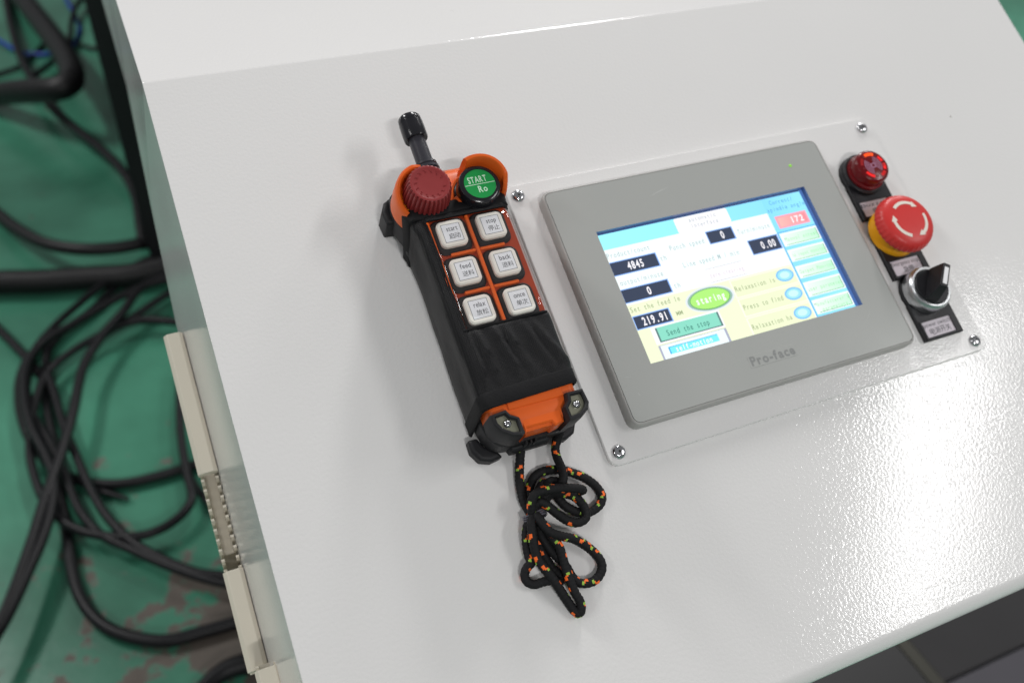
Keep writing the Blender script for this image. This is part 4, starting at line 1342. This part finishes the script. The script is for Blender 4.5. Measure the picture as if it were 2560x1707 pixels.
# ------------------------------------------------------------------ cables and hoses on the floor
CABLES = [
    ("hose", "hose", "thick smooth black hose bent in a sharp hairpin on the green floor", 0.0345, [(-0.494, 3.663, 0.039), (-0.461, 3.384, 0.075), (-0.395, 2.944, 0.116), (-0.350, 2.621, 0.149), (-0.337, 2.410, 0.167), (-0.360, 2.339, 0.167), (-0.414, 2.373, 0.149), (-0.486, 2.468, 0.116), (-0.551, 2.569, 0.075), (-0.611, 2.656, 0.039)]),
    ("c2", "cable", "long thin black cable running over the hairpin hose to the dark plinth", 0.0129, [(-0.536, 3.748, 0.017), (-0.528, 3.545, 0.029), (-0.513, 3.214, 0.041), (-0.491, 2.903, 0.051), (-0.457, 2.665, 0.057), (-0.415, 2.453, 0.061), (-0.363, 2.292, 0.061), (-0.308, 2.147, 0.057), (-0.269, 2.022, 0.051), (-0.251, 1.891, 0.041), (-0.257, 1.758, 0.029), (-0.262, 1.692, 0.017)]),
    ("c3", "conduit", "black conduit sagging in a wide curve into the dark plinth", 0.0151, [(-0.619, 2.031, 0.019), (-0.573, 1.912, 0.036), (-0.530, 1.803, 0.051), (-0.471, 1.700, 0.060), (-0.398, 1.640, 0.064), (-0.324, 1.623, 0.060), (-0.262, 1.636, 0.051), (-0.208, 1.661, 0.036), (-0.133, 1.706, 0.019)]),
    ("c4", "corrugated_hose", "thickest black ribbed hose lying straight below the sagging conduit", 0.0283, [(-0.626, 1.627, 0.033), (-0.579, 1.614, 0.033), (-0.484, 1.582, 0.033), (-0.387, 1.559, 0.033), (-0.308, 1.538, 0.033), (-0.236, 1.540, 0.033), (-0.127, 1.560, 0.033)]),
    ("blue1", "cable", "thin bright blue wire on the floor behind the hairpin hose", 0.0069, [(-0.602, 3.261, 0.010), (-0.559, 3.179, 0.010), (-0.504, 3.063, 0.010), (-0.455, 3.021, 0.010), (-0.409, 3.009, 0.010), (-0.360, 3.035, 0.010), (-0.328, 3.067, 0.010), (-0.299, 3.204, 0.010), (-0.302, 3.325, 0.010), (-0.320, 3.534, 0.010), (-0.330, 3.646, 0.010)]),
    ("thin1", "cable", "thin grey-black wire lying inside the hairpin hose at the far left", 0.0067, [(-0.592, 2.873, 0.010), (-0.564, 2.893, 0.010), (-0.494, 2.947, 0.010), (-0.422, 3.111, 0.010), (-0.384, 3.257, 0.010)]),
    ("thin2", "cable", "dark wire crossing the blue wire near the top left corner", 0.0093, [(-0.466, 2.769, 0.035), (-0.429, 2.823, 0.035), (-0.391, 2.889, 0.035), (-0.340, 3.017, 0.035), (-0.319, 3.213, 0.035), (-0.292, 3.374, 0.035), (-0.241, 3.514, 0.035)]),
    ("thin3", "cable", "short thin wire reaching the plinth just below the blue wire end", 0.0069, [(-0.339, 3.127, 0.010), (-0.312, 3.073, 0.010), (-0.272, 3.016, 0.010), (-0.220, 3.009, 0.010), (-0.150, 3.018, 0.010)]),
    ("c8", "cable", "black cable forming the outermost left loop of the floor coil", 0.0096, [(-0.161, 1.630, 0.013), (-0.223, 1.626, 0.013), (-0.284, 1.606, 0.013), (-0.343, 1.532, 0.013), (-0.404, 1.454, 0.013), (-0.456, 1.411, 0.013), (-0.520, 1.358, 0.013), (-0.550, 1.288, 0.013), (-0.557, 1.199, 0.013), (-0.548, 1.110, 0.013), (-0.526, 1.033, 0.013), (-0.493, 0.968, 0.013), (-0.447, 0.925, 0.013), (-0.392, 0.900, 0.013), (-0.327, 0.895, 0.013), (-0.258, 0.899, 0.013), (-0.195, 0.906, 0.013)]),
    ("c9", "cable", "black cable running straight through the coil to the lower left edge", 0.0097, [(-0.165, 1.485, 0.055), (-0.229, 1.480, 0.055), (-0.291, 1.440, 0.055), (-0.334, 1.368, 0.055), (-0.383, 1.300, 0.055), (-0.428, 1.204, 0.055), (-0.454, 1.081, 0.055), (-0.482, 0.972, 0.055), (-0.514, 0.871, 0.055), (-0.536, 0.791, 0.055), (-0.564, 0.701, 0.055), (-0.589, 0.632, 0.055), (-0.609, 0.588, 0.055)]),
    ("c10", "cable", "black cable looping low through the coil and back up beside the duct", 0.0084, [(-0.184, 1.454, 0.034), (-0.241, 1.427, 0.034), (-0.308, 1.378, 0.034), (-0.380, 1.336, 0.034), (-0.449, 1.295, 0.034), (-0.498, 1.242, 0.034), (-0.523, 1.162, 0.034), (-0.535, 1.082, 0.034), (-0.538, 1.004, 0.034), (-0.526, 0.913, 0.034), (-0.506, 0.852, 0.034), (-0.471, 0.799, 0.034), (-0.418, 0.761, 0.034), (-0.366, 0.745, 0.034), (-0.317, 0.758, 0.034), (-0.283, 0.796, 0.034), (-0.281, 0.862, 0.034), (-0.276, 0.964, 0.034), (-0.261, 1.079, 0.034), (-0.240, 1.188, 0.034)]),
    ("c11", "cable", "black cable sloping from the coil down to the cream duct", 0.0086, [(-0.497, 1.242, 0.034), (-0.488, 1.177, 0.034), (-0.477, 1.072, 0.034), (-0.462, 0.986, 0.034), (-0.445, 0.892, 0.034), (-0.424, 0.813, 0.034), (-0.390, 0.738, 0.034), (-0.344, 0.677, 0.034), (-0.302, 0.634, 0.034), (-0.264, 0.611, 0.034), (-0.216, 0.583, 0.034)]),
    ("c12", "cable", "black cable entering the coil from the left edge", 0.0101, [(-0.615, 1.508, 0.014), (-0.587, 1.453, 0.014), (-0.544, 1.350, 0.014), (-0.511, 1.256, 0.014), (-0.504, 1.215, 0.014)]),
    ("c13", "cable", "thick black cable curving along the bottom under the coil to the duct", 0.0104, [(-0.503, 0.997, 0.014), (-0.499, 0.921, 0.014), (-0.493, 0.836, 0.014), (-0.491, 0.749, 0.014), (-0.482, 0.674, 0.014), (-0.458, 0.612, 0.014), (-0.420, 0.569, 0.014), (-0.368, 0.538, 0.014), (-0.311, 0.532, 0.014), (-0.260, 0.529, 0.014), (-0.204, 0.525, 0.014)]),
    ("c14", "cable_connector", "bulky dark cable end at the bottom beside the second duct", 0.0146, [(-0.343, 0.418, 0.018), (-0.319, 0.437, 0.018), (-0.289, 0.449, 0.018), (-0.254, 0.447, 0.018), (-0.206, 0.436, 0.018)]),
    ("c15", "cable", "short black cable passing from the coil towards the plinth corner", 0.0092, [(-0.391, 1.321, 0.035), (-0.350, 1.349, 0.035), (-0.301, 1.352, 0.035), (-0.240, 1.323, 0.035), (-0.184, 1.293, 0.035)]),
    ("c16", "cable", "black cable hanging straight down inside the coil", 0.0094, [(-0.472, 1.391, 0.013), (-0.493, 1.356, 0.013), (-0.503, 1.294, 0.013), (-0.507, 1.165, 0.013), (-0.500, 1.050, 0.013), (-0.499, 0.959, 0.013), (-0.509, 0.884, 0.013)]),
    ("c19", "cable", "black cable curving through the left middle of the coil", 0.0080, [(-0.250, 1.594, 0.033), (-0.340, 1.545, 0.033), (-0.418, 1.468, 0.033), (-0.476, 1.400, 0.033), (-0.521, 1.324, 0.033), (-0.537, 1.227, 0.033), (-0.529, 1.129, 0.033), (-0.506, 1.044, 0.033), (-0.486, 0.958, 0.033), (-0.476, 0.893, 0.033), (-0.463, 0.835, 0.033), (-0.436, 0.774, 0.033), (-0.388, 0.717, 0.033), (-0.339, 0.663, 0.033), (-0.280, 0.608, 0.033), (-0.219, 0.568, 0.033)]),
    ("c21", "cable", "black cable of the inner left loop of the coil", 0.0085, [(-0.191, 1.457, 0.054), (-0.264, 1.455, 0.054), (-0.338, 1.426, 0.054), (-0.425, 1.370, 0.054), (-0.495, 1.325, 0.054), (-0.527, 1.268, 0.054), (-0.538, 1.181, 0.054), (-0.531, 1.079, 0.054), (-0.509, 0.985, 0.054), (-0.498, 0.918, 0.054), (-0.502, 0.861, 0.054), (-0.518, 0.795, 0.054), (-0.547, 0.719, 0.054), (-0.576, 0.650, 0.054), (-0.603, 0.600, 0.054)]),
    ("c17", "cable", "short loose black cable tip ending inside the coil", 0.0061, [(-0.478, 0.960, 0.009), (-0.449, 0.917, 0.009), (-0.415, 0.885, 0.009), (-0.387, 0.861, 0.009)]),
    ("c18", "cable", "short black cable tucked behind the cream duct", 0.0074, [(-0.279, 0.878, 0.011), (-0.272, 0.843, 0.011), (-0.258, 0.801, 0.011), (-0.236, 0.763, 0.011)]),
]

CAB = mat("cable_black", lin(17, 17, 20), rough=0.45, spec=0.3, var=0.15, vscale=20)
HOSE = mat("hose_black", lin(15, 15, 17), rough=0.5, spec=0.4)
BLUE = mat("cable_blue", lin(28, 62, 150), rough=0.45)
for key, nm, lab, r, pts in CABLES:
    org = Vector(pts[len(pts) // 2]); org.z = 0
    P = smooth_path([Vector(p) - org for p in pts], max(0.012, r * 0.8))
    mb = MB()
    if key == 'c4':
        P = smooth_path([Vector(p) - org for p in pts], 0.004)
        mb.tube(P, r, 16, radii=[r * (1.0 if (k % 3) else 0.90) for k in range(len(P))])
    elif key == 'c14':
        L = len(P)
        mb.tube(P, r, 14, radii=[r * (0.75 + 0.35 * min(1, 2.2 * k / L)) for k in range(L)])
    elif key == 'c17':
        L = len(P)
        mb.tube(P, r, 10, radii=[r * (1 - 0.6 * max(0, k / L - 0.6) / 0.4) for k in range(L)])
    else:
        mb.tube(P, r, 12)
    m = BLUE if key.startswith('blue') else (HOSE if key in ('hose', 'c4', 'c3') else CAB)
    o = mb.build(nm, m, None, smooth=80, scale=1.0)
    o.location = org
    tag(o, lab, {"hose": "hose", "corrugated_hose": "hose", "conduit": "conduit", "cable_connector": "connector"}.get(nm, "cable"), "cables and hoses on the green floor")

# ------------------------------------------------------------------ things on the floor beyond the front lip
def wthing(name, label, cat, a, b, m, bev=0.003):
    org = Vector(((a[0] + b[0]) / 2, (a[1] + b[1]) / 2, a[2]))
    mb = MB(org); mb.box(a, b)
    o = mb.build(name, m, None, smooth=30, bevel=bev, scale=1.0)
    o.location = org
    return tag(o, label, cat)
wthing("rubber_mat", "dark grey rubber mat on the floor beyond the console's front lip", "mat", (0.722, 0.004, 0.002), (1.60, 0.60, 0.014), mat("mat_grey_shaded", lin(33, 32, 34), rough=0.7, var=0.15, vscale=12, bump=0.3, bscale=200, bdist=0.001))  # grey darkened further: the console's shade is in the colour
wthing("metal_strip", "narrow olive metal strip edging the dark mat below the lip", "strip", (0.694, -0.02, 0.002), (0.720, 0.60, 0.022), mat("strip_olive", lin(46, 45, 37), rough=0.5, metal=0.3))
wthing("floor_box", "black box standing under the console's front lip", "box", (0.40, -0.10, 0.002), (0.690, 0.24, 0.03), mat("box_black_shaded", lin(7, 7, 10), rough=0.5))  # black deepened to carry the shade under the lip

wthing("floor_plate", "lighter grey floor plate at the bottom right corner beside the mat", "floor plate", (0.722, -0.75, 0.002), (1.60, 0.003, 0.010), mat("plate_grey_shaded", lin(60, 58, 65), rough=0.55, var=0.12, vscale=14))  # grey lowered too, console shade painted into it
